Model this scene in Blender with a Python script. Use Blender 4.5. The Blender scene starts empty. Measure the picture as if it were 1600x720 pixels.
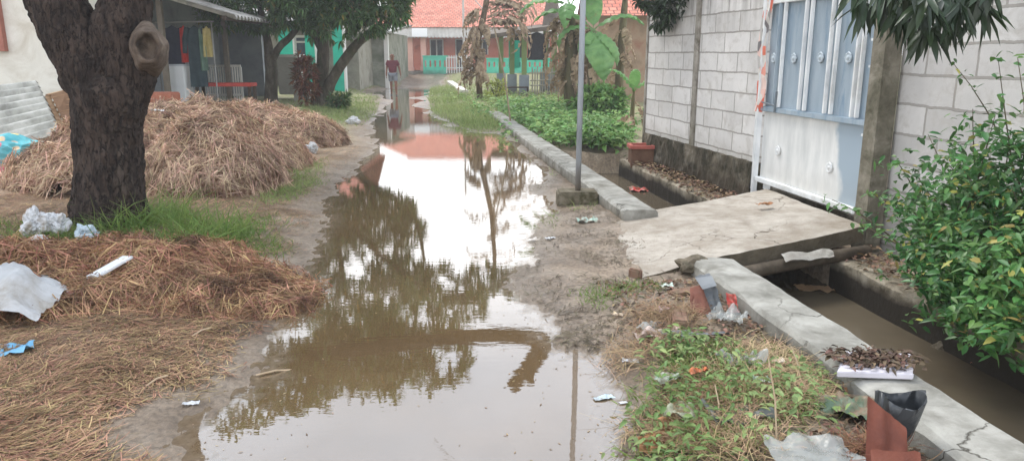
import bpy, bmesh, math, random
import numpy as np
from mathutils import Vector, noise as mnoise

R = random.Random(7)
rng = np.random.default_rng(11)
scene = bpy.context.scene
COL = scene.collection

# ------------------------------------------------------------------ camera maths
F_PX, CAM_H = 1164.0, 1.6
PITCH = math.atan((360 - 85) / F_PX)
CP, SP = math.cos(PITCH), math.sin(PITCH)

def ray(px, py):
    u = (px - 800) / F_PX; v = (py - 360) / F_PX
    return (u, CP - v * SP, -SP - v * CP)
def gp(px, py, z=0.0):
    """point of the level z seen at that spot of the photograph"""
    d = ray(px, py); t = (z - CAM_H) / d[2]
    return (d[0] * t, d[1] * t, z)
def dp(px, py, Y):
    """point at forward distance Y"""
    d = ray(px, py); t = Y / d[1]
    return (d[0] * t, Y, CAM_H + d[2] * t)

# ------------------------------------------------------------------ colour + noise
def s(r, g, b, k=1.0):
    f = lambda c: ((c / 255 + .055) / 1.055) ** 2.4 if c > 10 else c / 255 / 12.92
    return (f(r) * k, f(g) * k, f(b) * k, 1)

def _h(ix, iy, iz, seed):
    n = (ix * 374761393 + iy * 668265263 + iz * 2147483647 + seed * 974711).astype(np.int64)
    n = (n ^ (n >> 13)) * 1274126177
    n = n & 0x7fffffff
    n = (n ^ (n >> 16)) & 0xffff
    return n / 65535.0
def vnoise(x, y, z=None, seed=0):
    x = np.asarray(x, float); y = np.asarray(y, float)
    z = np.zeros_like(x) if z is None else np.asarray(z, float)
    xi, yi, zi = np.floor(x).astype(np.int64), np.floor(y).astype(np.int64), np.floor(z).astype(np.int64)
    fx, fy, fz = x - xi, y - yi, z - zi
    fx, fy, fz = [t * t * (3 - 2 * t) for t in (fx, fy, fz)]
    r = 0
    for a in (0, 1):
        for b in (0, 1):
            for c in (0, 1):
                r = r + _h(xi + a, yi + b, zi + c, seed) * (fx if a else 1 - fx) * (fy if b else 1 - fy) * (fz if c else 1 - fz)
    return r
def fbm(x, y, z=None, seed=0, octv=4):
    r, a, t, k = 0, .5, 0, 1.0
    for o in range(octv):
        r = r + a * vnoise(np.asarray(x) * k, np.asarray(y) * k, None if z is None else np.asarray(z) * k, seed + o * 17)
        t += a; a *= .5; k *= 2.03
    return r / t
def sstep(a, b, x):
    t = np.clip((x - a) / (b - a), 0, 1); return t * t * (3 - 2 * t)

# ------------------------------------------------------------------ objects
def tag(o, label=None, cat=None, group=None, kind=None):
    if label: o['label'] = label
    if cat: o['category'] = cat
    if group: o['group'] = group
    if kind: o['kind'] = kind
    return o
def thing(name, label, cat, loc=(0, 0, 0), rz=0, group=None):
    o = bpy.data.objects.new(name, None); COL.objects.link(o)
    o.empty_display_size = .1
    o.location = loc; o.rotation_euler = (0, 0, rz)
    o['_b'] = 0; del o['_b']
    return tag(o, label, cat, group)
def dup(root, loc, rz=0, label=None, scale=None):
    r = root.copy(); COL.objects.link(r); r.location = loc; r.rotation_euler = (0, 0, rz)
    if scale: r.scale = (scale,) * 3
    if label: r['label'] = label
    for ch in list(root.children):
        c = ch.copy(); COL.objects.link(c); c.parent = r
        for g in list(ch.children):
            d = g.copy(); COL.objects.link(d); d.parent = c
    return r

def np_obj(name, V, F, mats, parent=None, base=None, midx=None, smooth=False):
    """V (n,3) world coords; F list of (m,k) arrays; base = world origin of the object"""
    V = np.asarray(V, float)
    if base is None:
        base = wloc(parent) if parent is not None else (0, 0, 0)
    base = np.asarray(base, float)
    me = bpy.data.meshes.new(name)
    F = [np.asarray(f, int) for f in F if len(f)]
    me.vertices.add(len(V)); me.vertices.foreach_set('co', (V - base).astype(np.float32).ravel())
    nl = sum(f.size for f in F); npoly = sum(len(f) for f in F)
    me.loops.add(nl); me.polygons.add(npoly)
    me.loops.foreach_set('vertex_index', np.concatenate([f.ravel() for f in F]).astype(np.int32))
    tot = np.concatenate([np.full(len(f), f.shape[1]) for f in F]); st = np.concatenate([[0], np.cumsum(tot)[:-1]])
    me.polygons.foreach_set('loop_start', st.astype(np.int32))
    if not isinstance(mats, (list, tuple)): mats = [mats]
    for m in mats: me.materials.append(m)
    if midx is not None: me.polygons.foreach_set('material_index', np.asarray(midx, np.int32))
    if smooth: me.polygons.foreach_set('use_smooth', np.ones(npoly, bool))
    me.update(calc_edges=True); me.validate()
    o = bpy.data.objects.new(name, me); COL.objects.link(o)
    if parent is not None:
        o.parent = parent
        off = base - np.asarray(wloc(parent)); o.location = off
    else: o.location = base
    return o
def wloc(o):
    p = Vector(o.location)
    while o.parent is not None:
        o = o.parent; p = p + o.location
    return tuple(p)

class MB:
    """collects shapes in world coordinates (or local ones if the parent stands at the origin)"""
    def __init__(self): self.V = []; self.F = []; self.mi = []; self.m = 0
    def add(self, V, F):
        n = len(self.V); self.V += [tuple(v) for v in V]
        for f in F: self.F.append(tuple(i + n for i in f)); self.mi.append(self.m)
        return self
    def box(self, x0, x1, y0, y1, z0, z1):
        V = [(x, y, z) for z in (z0, z1) for x, y in ((x0, y0), (x1, y0), (x1, y1), (x0, y1))]
        return self.add(V, [(3, 2, 1, 0), (4, 5, 6, 7), (0, 1, 5, 4), (1, 2, 6, 5), (2, 3, 7, 6), (3, 0, 4, 7)])
    def obox(self, a, b, w, z0, z1, off=0.0):
        """box along the plan line a->b, width w to the right of it (starting off), between z0 and z1 (z may be a pair for the two ends)"""
        ax, ay = a[:2]; bx, by = b[:2]; L = math.hypot(bx - ax, by - ay); dx, dy = (bx - ax) / L, (by - ay) / L
        nx, ny = dy, -dx
        z0 = z0 if isinstance(z0, tuple) else (z0, z0); z1 = z1 if isinstance(z1, tuple) else (z1, z1)
        q = [(ax + nx * off, ay + ny * off, 0), (bx + nx * off, by + ny * off, 1), (bx + nx * (off + w), by + ny * (off + w), 1), (ax + nx * (off + w), ay + ny * (off + w), 0)]
        V = [(x, y, z0[k]) for x, y, k in q] + [(x, y, z1[k]) for x, y, k in q]
        return self.add(V, [(0, 1, 2, 3), (7, 6, 5, 4), (4, 5, 1, 0), (5, 6, 2, 1), (6, 7, 3, 2), (7, 4, 0, 3)])
    def bar(self, a, b, w, h=None):
        """square bar between two 3D points"""
        h = h or w; a, b = Vector(a), Vector(b); d = (b - a).normalized()
        u = d.cross(Vector((0, 0, 1)));
        if u.length < 1e-3: u = Vector((1, 0, 0))
        u.normalize(); v = u.cross(d)
        V = [p + u * (i * w / 2) + v * (j * h / 2) for p in (a, b) for i, j in ((-1, -1), (1, -1), (1, 1), (-1, 1))]
        return self.add(V, [(3, 2, 1, 0), (4, 5, 6, 7), (0, 1, 5, 4), (1, 2, 6, 5), (2, 3, 7, 6), (3, 0, 4, 7)])
    def tube(self, pts, rad, n=8, cap=True, wob=0, seed=0):
        pts = [Vector(p) for p in pts]
        if not isinstance(rad, (list, tuple)): rad = [rad] * len(pts)
        V, F = [], []
        u = None
        for i, p in enumerate(pts):
            d = (pts[min(i + 1, len(pts) - 1)] - pts[max(i - 1, 0)]).normalized()
            if u is None:
                u = d.cross(Vector((0, 1, .13))).normalized()
            else:
                u = (u - d * u.dot(d)).normalized()
            v = d.cross(u)
            for k in range(n):
                a = 2 * math.pi * k / n
                r = rad[i]
                if wob: r *= 1 + wob * (mnoise.noise(Vector((math.cos(a) * 1.5 + seed, math.sin(a) * 1.5, i * .35))) )
                V.append(p + u * (math.cos(a) * r) + v * (math.sin(a) * r))
            if i:
                for k in range(n):
                    a0 = (i - 1) * n + k; a1 = (i - 1) * n + (k + 1) % n
                    F.append((a0, a1, a1 + n, a0 + n))
        if cap:
            F.append(tuple(reversed(range(n)))); F.append(tuple(range((len(pts) - 1) * n, len(pts) * n)))
        return self.add(V, F)
    def lathe(self, c, prof, n=16, cap=True):
        V, F = [], []
        for i, (r, z) in enumerate(prof):
            for k in range(n):
                a = 2 * math.pi * k / n
                V.append((c[0] + r * math.cos(a), c[1] + r * math.sin(a), c[2] + z))
            if i:
                for k in range(n):
                    a0 = (i - 1) * n + k; a1 = (i - 1) * n + (k + 1) % n
                    F.append((a0, a1, a1 + n, a0 + n))
        if cap:
            F.append(tuple(reversed(range(n)))); F.append(tuple(range((len(prof) - 1) * n, len(prof) * n)))
        return self.add(V, F)
    def patch(self, A, B, C, D, nu, nv, fn=None):
        """bilinear patch A(0,0) B(1,0) C(1,1) D(0,1); fn(u,v)->offset vector"""
        V, F = [], []
        A, B, C, D = map(Vector, (A, B, C, D))
        for j in range(nv + 1):
            v = j / nv
            for i in range(nu + 1):
                u = i / nu
                p = A * (1 - u) * (1 - v) + B * u * (1 - v) + C * u * v + D * (1 - u) * v
                if fn: p = p + Vector(fn(u, v))
                V.append(p)
        for j in range(nv):
            for i in range(nu):
                a = j * (nu + 1) + i; F.append((a, a + 1, a + nu + 2, a + nu + 1))
        return self.add(V, F)
    def build(self, name, mats, parent=None, base=None, smooth=False, bevel=0, rot=None):
        if base is None:
            base = wloc(parent) if parent is not None else (0, 0, 0)
        me = bpy.data.meshes.new(name)
        b = Vector(base)
        me.from_pydata([tuple(Vector(v) - b) for v in self.V], [], self.F)
        if not isinstance(mats, (list, tuple)): mats = [mats]
        for m in mats: me.materials.append(m)
        if len(mats) > 1: me.polygons.foreach_set('material_index', self.mi)
        if smooth: me.polygons.foreach_set('use_smooth', [True] * len(me.polygons))
        if bevel:
            bm = bmesh.new(); bm.from_mesh(me)
            bmesh.ops.bevel(bm, geom=[e for e in bm.edges if len(e.link_faces) == 2 and e.calc_face_angle(0) > .5], offset=bevel, segments=2, affect='EDGES', clamp_overlap=True)
            bm.to_mesh(me); bm.free()
        me.update()
        o = bpy.data.objects.new(name, me); COL.objects.link(o)
        if parent is not None:
            o.parent = parent; o.location = b - Vector(wloc(parent))
        else: o.location = b
        return o

# ------------------------------------------------------------------ materials
class G:
    def __init__(self, name):
        self.m = bpy.data.materials.new(name); self.m.use_nodes = True
        self.t = self.m.node_tree; self.t.nodes.clear()
        self.out = self.n('ShaderNodeOutputMaterial')
    def n(self, typ, **kw):
        nd = self.t.nodes.new(typ)
        for k, v in kw.items():
            if k.startswith('i_'):
                key = k[2:]; key = int(key) if key.isdigit() else key.replace('_', ' ')
                if isinstance(v, bpy.types.NodeSocket): self.t.links.new(v, nd.inputs[key])
                else: nd.inputs[key].default_value = v
            else: setattr(nd, k, v)
        return nd
    def l(self, a, b): self.t.links.new(a, b)
    def noise(self, vec, scale, detail=5, rough=.6, dist=0):
        return self.n('ShaderNodeTexNoise', i_Vector=vec, i_Scale=scale, i_Detail=detail, i_Roughness=rough, i_Distortion=dist).outputs['Fac']
    def ramp(self, fac, stops):
        r = self.n('ShaderNodeValToRGB', i_Fac=fac); e = r.color_ramp.elements
        while len(e) < len(stops): e.new(.5)
        for el, (p, c) in zip(e, stops): el.position = p; el.color = c if not isinstance(c, (int, float)) else (c, c, c, 1)
        return r.outputs['Color']
    def mix(self, fac, a, b, mode='MIX'):
        m = self.n('ShaderNodeMix', data_type='RGBA', blend_type=mode)
        for key, v in ((0, fac), (6, a), (7, b)):
            if isinstance(v, bpy.types.NodeSocket): self.l(v, m.inputs[key])
            else: m.inputs[key].default_value = v
        return m.outputs[2]
    def math(self, op, a, b=0.0, c=0.0, clamp=False):
        m = self.n('ShaderNodeMath', operation=op, use_clamp=clamp)
        for i, v in enumerate((a, b, c)):
            if isinstance(v, bpy.types.NodeSocket): self.l(v, m.inputs[i])
            else: m.inputs[i].default_value = v
        return m.outputs[0]
    def coord(self, k='Object', scale=None):
        o = self.n('ShaderNodeTexCoord').outputs[k]
        if scale: o = self.n('ShaderNodeMapping', i_Vector=o, i_Scale=scale).outputs[0]
        return o
    def pos(self): return self.n('ShaderNodeNewGeometry').outputs['Position']

MATS = {}
def pm(name, cols, scale=6, rough=.85, bump=.25, bscale=None, island=0, spec=.25, stain=None, grime=None, transl=0, metal=0, crack=None, odd=None, aniso=None, detail=6, alpha=1, dist=.3):
    """procedural material: colours spread by noise, optional stains, grime towards the ground, per-piece variation"""
    if name in MATS: return MATS[name]
    g = G(name); co = g.coord()
    if aniso: co = g.n('ShaderNodeMapping', i_Vector=co, i_Scale=aniso).outputs[0]
    nz = g.noise(co, scale, detail, .62, dist)
    k = len(cols)
    if k == 1: cols = [tuple(c * .85 for c in cols[0][:3]) + (1,), tuple(min(1, c * 1.12) for c in cols[0][:3]) + (1,)]; k = 2
    colr = g.ramp(nz, [(.28 + .44 * i / (k - 1), c) for i, c in enumerate(cols)])
    if stain:
        sc, ss, lo, hi = stain
        f = g.ramp(g.noise(co, ss, 6, .65, .6), [(lo, 0.0), (hi, 1.0)])
        colr = g.mix(f, colr, sc)
    if grime:
        gc, z0, z1 = grime
        z = g.n('ShaderNodeSeparateXYZ', i_0=g.pos()).outputs[2]
        z = g.math('ADD', z, g.math('MULTIPLY', g.math('SUBTRACT', g.noise(co, 3, 5), .5), (z1 - z0) * 1.6))
        f = g.n('ShaderNodeMapRange', i_0=z, i_1=z0, i_2=z1, i_3=1.0, i_4=0.0).outputs[0]
        colr = g.mix(f, colr, gc)
    if crack:
        cs, cw, cc = crack
        dv = g.n('ShaderNodeVectorMath', operation='ADD', i_0=co, i_1=g.n('ShaderNodeVectorMath', operation='SCALE', i_0=g.n('ShaderNodeTexNoise', i_Vector=co, i_Scale=cs * 2.5, i_Detail=5.0).outputs['Color'], i_Scale=(.5 if cw < .05 else 1.3) / cs).outputs[0]).outputs[0]
        ve = g.n('ShaderNodeTexVoronoi', feature='DISTANCE_TO_EDGE', i_Vector=dv, i_Scale=cs).outputs['Distance']
        cf = g.math('MULTIPLY', g.n('ShaderNodeMapRange', i_0=ve, i_1=0.0, i_2=cw, i_3=1.0, i_4=0.0).outputs[0], g.ramp(g.noise(co, cs * .8, 3), [(.42, .0), (.62, 1.0)]) if cw < .05 else 1.0)
        colr = g.mix(cf, colr, cc)
    if odd:
        rr_ = g.math('FRACT', g.math('MULTIPLY', g.n('ShaderNodeNewGeometry').outputs['Random Per Island'], 13.7))
        colr = g.mix(g.math('GREATER_THAN', rr_, 1 - odd[1]), colr, odd[0])
    if island:
        ri = g.n('ShaderNodeNewGeometry').outputs['Random Per Island']
        v = g.n('ShaderNodeMapRange', i_0=ri, i_1=0.0, i_2=1.0, i_3=1 - island, i_4=1 + island).outputs[0]
        hsv = g.n('ShaderNodeHueSaturation', i_Color=colr, i_Value=v)
        h2 = g.math('FRACT', g.math('MULTIPLY', ri, 7.31))
        g.l(g.n('ShaderNodeMapRange', i_0=h2, i_1=0.0, i_2=1.0, i_3=.5 - .03 * island / .4, i_4=.5 + .025 * island / .4).outputs[0], hsv.inputs['Hue'])
        colr = hsv.outputs[0]
    b = g.n('ShaderNodeBsdfPrincipled', i_Roughness=rough, i_Metallic=metal)
    b.inputs['Specular IOR Level'].default_value = spec
    g.l(colr, b.inputs['Base Color'])
    if rough < .8:
        g.l(g.n('ShaderNodeMapRange', i_0=nz, i_1=.3, i_2=.7, i_3=max(.05, rough - .15), i_4=min(1, rough + .15)).outputs[0], b.inputs['Roughness'])
    if bump:
        bn = g.noise(co, bscale or scale * 3, 7, .65)
        if crack: bn = g.math('SUBTRACT', bn, g.math('MULTIPLY', cf, .9))
        g.l(g.n('ShaderNodeBump', i_Strength=bump, i_Distance=.03, i_Height=bn).outputs[0], b.inputs['Normal'])
    sh = b.outputs[0]
    if transl:
        tr = g.n('ShaderNodeBsdfTranslucent'); g.l(colr, tr.inputs[0])
        sh = g.n('ShaderNodeMixShader', i_0=transl, i_1=sh, i_2=tr.outputs[0]).outputs[0]
    if alpha < 1:
        tp = g.n('ShaderNodeBsdfTransparent')
        sh = g.n('ShaderNodeMixShader', i_0=alpha, i_1=tp.outputs[0], i_2=sh).outputs[0]
    g.l(sh, g.out.inputs[0])
    MATS[name] = g.m
    return g.m

# ------------------------------------------------------------------ leaf / strand arrays
def _norm(a): return a / np.maximum(np.linalg.norm(a, axis=-1, keepdims=True), 1e-9)
def leaves(P, D, N, L, W, bend=.25, fold=.25, simple=False):
    """P base points, D directions, N normals, L lengths, W widths -> V, faces"""
    P, D, N = np.asarray(P, float), _norm(np.asarray(D, float)), np.asarray(N, float)
    S = _norm(np.cross(D, N)); N = _norm(np.cross(S, D))
    L = np.broadcast_to(L, (len(P),))[:, None]; W = np.broadcast_to(W, (len(P),))[:, None]
    dn = np.array([0, 0, -1.0])
    def pt(t, w, b): return P + D * (L * t) + dn * (L * bend * t * t) + S * (W * w) + N * (W * b)
    n = len(P)
    if simple:
        V = np.stack([pt(0, 0, 0), pt(.45, .5, fold), pt(.45, -.5, fold), pt(1, 0, 0)], 1).reshape(-1, 3)
        i = np.arange(n)[:, None] * 4
        return V, [i + np.array([[0, 1, 3]]), i + np.array([[0, 3, 2]])]
    V = np.stack([pt(0, 0, 0), pt(.3, .46, fold), pt(.3, 0, 0), pt(.3, -.46, fold), pt(.68, .4, fold), pt(.68, 0, 0), pt(.68, -.4, fold), pt(1, 0, 0)], 1).reshape(-1, 3)
    i = np.arange(n)[:, None] * 8
    tri = np.concatenate([i + np.array([[0, 2, 1]]), i + np.array([[0, 3, 2]]), i + np.array([[4, 5, 7]]), i + np.array([[5, 6, 7]])])
    qd = np.concatenate([i + np.array([[1, 2, 5, 4]]), i + np.array([[2, 3, 6, 5]])])
    return V, [tri, qd]
def strands(P, D, L, W, curve, up=None, seg=3, taper=.6):
    """flat curved ribbons. P starts, D directions, curve (n,3) offset at the end (quadratic)"""
    P, D = np.asarray(P, float), _norm(np.asarray(D, float)); n = len(P)
    L = np.broadcast_to(L, (n,))[:, None]; W = np.broadcast_to(W, (n,))[:, None]
    up = np.tile(np.array([0, 0, 1.0]), (n, 1)) if up is None else up
    S = _norm(np.cross(D, up) + 1e-6)
    rows = []
    for k in range(seg + 1):
        t = k / seg; c = P + D * (L * t) + curve * (t * t)
        w = W * (1 - taper * t) * .5
        rows += [c - S * w, c + S * w]
    V = np.stack(rows, 1).reshape(-1, 3)
    i = np.arange(n)[:, None] * (2 * (seg + 1))
    F = np.concatenate([i + np.array([[2 * k, 2 * k + 1, 2 * k + 3, 2 * k + 2]]) for k in range(seg)])
    return V, [F]
def merge(parts):
    """parts: list of (V, Flist) -> V, Flist"""
    Vs, Fs, off = [], {}, 0
    for V, F in parts:
        for f in F: Fs.setdefault(f.shape[1], []).append(f + off)
        Vs.append(V); off += len(V)
    return np.concatenate(Vs), [np.concatenate(v) for v in Fs.values()]
def rdir(n, zlo=-1, zhi=1):
    z = rng.uniform(zlo, zhi, n); a = rng.uniform(0, 2 * math.pi, n); r = np.sqrt(1 - z * z)
    return np.stack([r * np.cos(a), r * np.sin(a), z], 1)
def crown(clumps, nros, per, L, W, droop=.4, simple=False, hollow=.5, updir=.1):
    """rosettes of leaves on the shells of ellipsoid clumps [(centre, (rx,ry,rz))] -> V,F"""
    vol = np.array([c[1][0] * c[1][1] + c[1][0] * c[1][2] for c in clumps]); pick = rng.choice(len(clumps), nros, p=vol / vol.sum())
    C = np.array([c[0] for c in clumps], float)[pick]; RR = np.array([c[1] for c in clumps], float)[pick]
    d = rdir(nros); rr = hollow + (1 - hollow) * rng.random(nros) ** .5
    rr = rr * (.72 + .55 * vnoise(d[:, 0] * 2.5 + pick * 9, d[:, 1] * 2.5, d[:, 2] * 2.5, 5))
    P = C + d * RR * rr[:, None]
    # gaps
    keep = fbm(P[:, 0] * .9, P[:, 1] * .9, P[:, 2] * .9, 3, 3) > .40
    P, d = P[keep], d[keep]; n = len(P)
    Pl = np.repeat(P, per, 0); base = np.repeat(d, per, 0)
    D = _norm(base * .55 + rdir(n * per) * 1.0 + np.array([0, 0, -droop + updir]))
    N = _norm(rdir(n * per) * .5 + np.array([0, 0, 1.0]))
    Ls = L * rng.uniform(.65, 1.2, n * per); Ws = W * rng.uniform(.75, 1.2, n * per)
    return leaves(Pl + D * .02, D, N, Ls, Ws, bend=droop * .5, simple=simple)

def fine_tube(pts, rad, n, sub, rough, seed, ridge=.5):
    """smooth high-resolution bark tube through control points, displaced by noise"""
    P = np.array(pts, float); r = np.array(rad, float); k = len(P)
    t = np.linspace(0, k - 1, (k - 1) * sub + 1); i = np.clip(np.floor(t).astype(int), 0, k - 2); f = (t - i)[:, None]
    Pp = np.vstack([2 * P[0] - P[1], P, 2 * P[-1] - P[-2]])
    p0, p1, p2, p3 = Pp[i], Pp[i + 1], Pp[i + 2], Pp[i + 3]
    C = .5 * ((2 * p1) + (-p0 + p2) * f + (2 * p0 - 5 * p1 + 4 * p2 - p3) * f ** 2 + (-p0 + 3 * p1 - 3 * p2 + p3) * f ** 3)
    ff = f[:, 0]; rr = r[i] * (1 - ff) + r[i + 1] * ff
    T = _norm(np.gradient(C, axis=0))
    u = np.cross(T[0], [0, 1, .1]); u /= np.linalg.norm(u); V = []
    for j in range(len(C)):
        u = u - T[j] * np.dot(u, T[j]); u /= np.linalg.norm(u); v = np.cross(T[j], u)
        a = np.linspace(0, 2 * np.pi, n, endpoint=False)
        dirs = np.cos(a)[:, None] * u + np.sin(a)[:, None] * v
        q = C[j] + dirs * rr[j]
        big = fbm(q[:, 0] * 4, q[:, 1] * 4, q[:, 2] * 2.2, seed, 3) - .5
        fin = fbm(q[:, 0] * 24, q[:, 1] * 24, q[:, 2] * 9, seed + 5, 3)
        fin = np.abs(fin - .5) * 2
        d = rr[j] * (1 + rough * 1.6 * big) - rough * ridge * rr[j] * (1 - fin) ** 3 * .6
        V.append(C[j] + dirs * d[:, None])
    V = np.concatenate(V); m = len(C)
    a = (np.arange(m - 1)[:, None] * n + np.arange(n)[None]).ravel(); b = (np.arange(m - 1)[:, None] * n + (np.arange(n) + 1)[None] % n).ravel()
    F = np.stack([a, b, b + n, a + n], 1)
    # caps
    V = np.vstack([V, C[0], C[-1]])
    e = (m - 1) * n + np.arange(n); e2 = (m - 1) * n + (np.arange(n) + 1) % n
    T1 = np.stack([e, e2, np.full(n, len(V) - 1)], 1)
    return V, [F, T1]
# ================================================================== world, sun, camera
SUN_EL, SUN_AZ = math.radians(58), math.radians(-35)      # azimuth from +Y, negative = left
w = bpy.data.worlds.new("World"); scene.world = w; w.use_nodes = True
nt = w.node_tree; nt.nodes.clear()
def wn(t, **k):
    n = nt.nodes.new(t)
    for a, b in k.items(): setattr(n, a, b)
    return n
wo = wn('ShaderNodeOutputWorld'); bg = wn('ShaderNodeBackground'); bg.inputs[1].default_value = .1
sky = wn('ShaderNodeTexSky', sky_type='NISHITA', sun_disc=False, sun_elevation=SUN_EL, sun_rotation=SUN_AZ)
tc = wn('ShaderNodeTexCoord'); sep = wn('ShaderNodeSeparateXYZ'); nt.links.new(tc.outputs['Generated'], sep.inputs[0])
el = wn('ShaderNodeValToRGB'); nt.links.new(sep.outputs[2], el.inputs[0])
E_ = el.color_ramp.elements
E_[0].position = 0.0; E_[0].color = (.86, .88, .9, 1)
E_[1].position = 1.0; E_[1].color = (.50, .53, .60, 1)
for p, c in ((.10, (1, 1, 1, 1)), (.27, (1, 1, 1.0, 1)), (.40, (.56, .61, .68, 1)), (.6, (.52, .57, .65, 1))):
    e = E_.new(p); e.color = c
mp = wn('ShaderNodeMapping'); mp.inputs[3].default_value = (1, 1, 2.2); nt.links.new(tc.outputs['Generated'], mp.inputs[0])
cn = wn('ShaderNodeTexNoise'); cn.inputs['Scale'].default_value = 2.6; cn.inputs['Detail'].default_value = 7; cn.inputs['Roughness'].default_value = .55
nt.links.new(mp.outputs[0], cn.inputs[0])
cr = wn('ShaderNodeMapRange'); nt.links.new(cn.outputs[0], cr.inputs[0])
for i, v in enumerate((.3, .7, .82, 1.16)): cr.inputs[i + 1].default_value = v
m1 = wn('ShaderNodeMix', data_type='RGBA', blend_type='MULTIPLY'); m1.inputs[0].default_value = 1
nt.links.new(el.outputs[0], m1.inputs[6]); nt.links.new(cr.outputs[0], m1.inputs[7])
m2 = wn('ShaderNodeMix', data_type='RGBA', blend_type='MULTIPLY'); m2.inputs[0].default_value = 1
nt.links.new(m1.outputs[2], m2.inputs[6]); m2.inputs[7].default_value = (31, 31.2, 31.6, 1)       # cloud brightness
m3 = wn('ShaderNodeMix', data_type='RGBA'); m3.inputs[0].default_value = .88
nt.links.new(sky.outputs[0], m3.inputs[6]); nt.links.new(m2.outputs[2], m3.inputs[7])
nt.links.new(m3.outputs[2], bg.inputs[0]); nt.links.new(bg.outputs[0], wo.inputs[0])

sd = bpy.data.lights.new('sun', 'SUN'); sd.energy = 3.0; sd.angle = math.radians(22); sd.color = (1, .975, .93)
so = bpy.data.objects.new('sun', sd); COL.objects.link(so)
sv = Vector((math.sin(SUN_AZ) * math.cos(SUN_EL), math.cos(SUN_AZ) * math.cos(SUN_EL), math.sin(SUN_EL)))
so.rotation_euler = sv.to_track_quat('Z', 'Y').to_euler(); so.location = (0, 0, 30)

cd = bpy.data.cameras.new('camera'); co_ = bpy.data.objects.new('camera', cd); COL.objects.link(co_)
cd.sensor_width = 36; cd.lens = F_PX * 36 / 1600; cd.clip_start = .05; cd.clip_end = 2000
co_.location = (0, 0, CAM_H); co_.rotation_euler = (math.pi / 2 - PITCH, 0, 0)
scene.camera = co_
scene.view_settings.view_transform = 'Standard'; scene.view_settings.look = 'None'; scene.view_settings.exposure = 0
scene.render.resolution_x, scene.render.resolution_y = 1024, 460
scene.cycles.max_bounces = 6; scene.cycles.transparent_max_bounces = 6

# ================================================================== plan lines of the lane
def kerb_out(Y): return 1.29 - .134 * (Y - 5.2)
def kerb_in(Y): return kerb_out(Y) + .33
def ledge_x(Y): return 2.67 - .155 * (Y - 5.76)
def wall_x(Y): return 2.77 - .2 * (Y - 8.36)
def rwall_x(Y): return 3.22 - .15 * (Y - 6.2)

PUD = [gp(*p)[:2] for p in [(318, 760), (268, 690), (285, 658), (350, 640), (395, 612), (420, 585), (412, 556), (428, 532), (452, 500), (468, 462), (484, 430), (492, 396), (505, 355), (522, 318),
        (540, 292), (560, 264), (584, 240), (592, 222), (580, 205), (590, 192), (603, 176), (606, 158), (590, 150), (575, 146), (600, 140), (634, 137), (640, 128), (625, 123), (640, 121.5), (688, 122),
        (692, 130), (668, 140), (664, 158), (668, 176), (700, 196), (735, 206), (790, 212), (818, 236), (842, 252), (846, 275), (838, 292), (856, 318), (846, 345), (836, 372), (842, 398), (812, 420), (800, 448), (832, 472), (868, 492), (872, 516), (862, 536), (890, 548), (955, 556),
        (985, 584), (1000, 612), (1002, 650), (996, 690), (1010, 760)]]
PUD = [(-1.15, 1.4), (-1.3, 2.2)] + PUD + [(.62, 2.1), (.6, 1.4)]
def poly_sd(x, y, poly):
    poly = np.array(poly); d = np.full(x.shape, 1e9); ins = np.zeros(x.shape, bool); n = len(poly)
    for i in range(n):
        ax, ay = poly[i]; bx, by = poly[(i + 1) % n]
        ex, ey = bx - ax, by - ay
        t = np.clip(((x - ax) * ex + (y - ay) * ey) / (ex * ex + ey * ey + 1e-12), 0, 1)
        d = np.minimum(d, np.hypot(x - ax - t * ex, y - ay - t * ey))
        c = ((ay > y) != (by > y)) & (x < (bx - ax) * (y - ay) / (by - ay + 1e-12) + ax)
        ins ^= c
    return np.where(ins, -d, d)
MUD_IN = [gp(*p)[:2] for p in [(800, 400), (850, 380), (900, 450), (880, 520), (850, 545), (815, 470)]]
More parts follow.
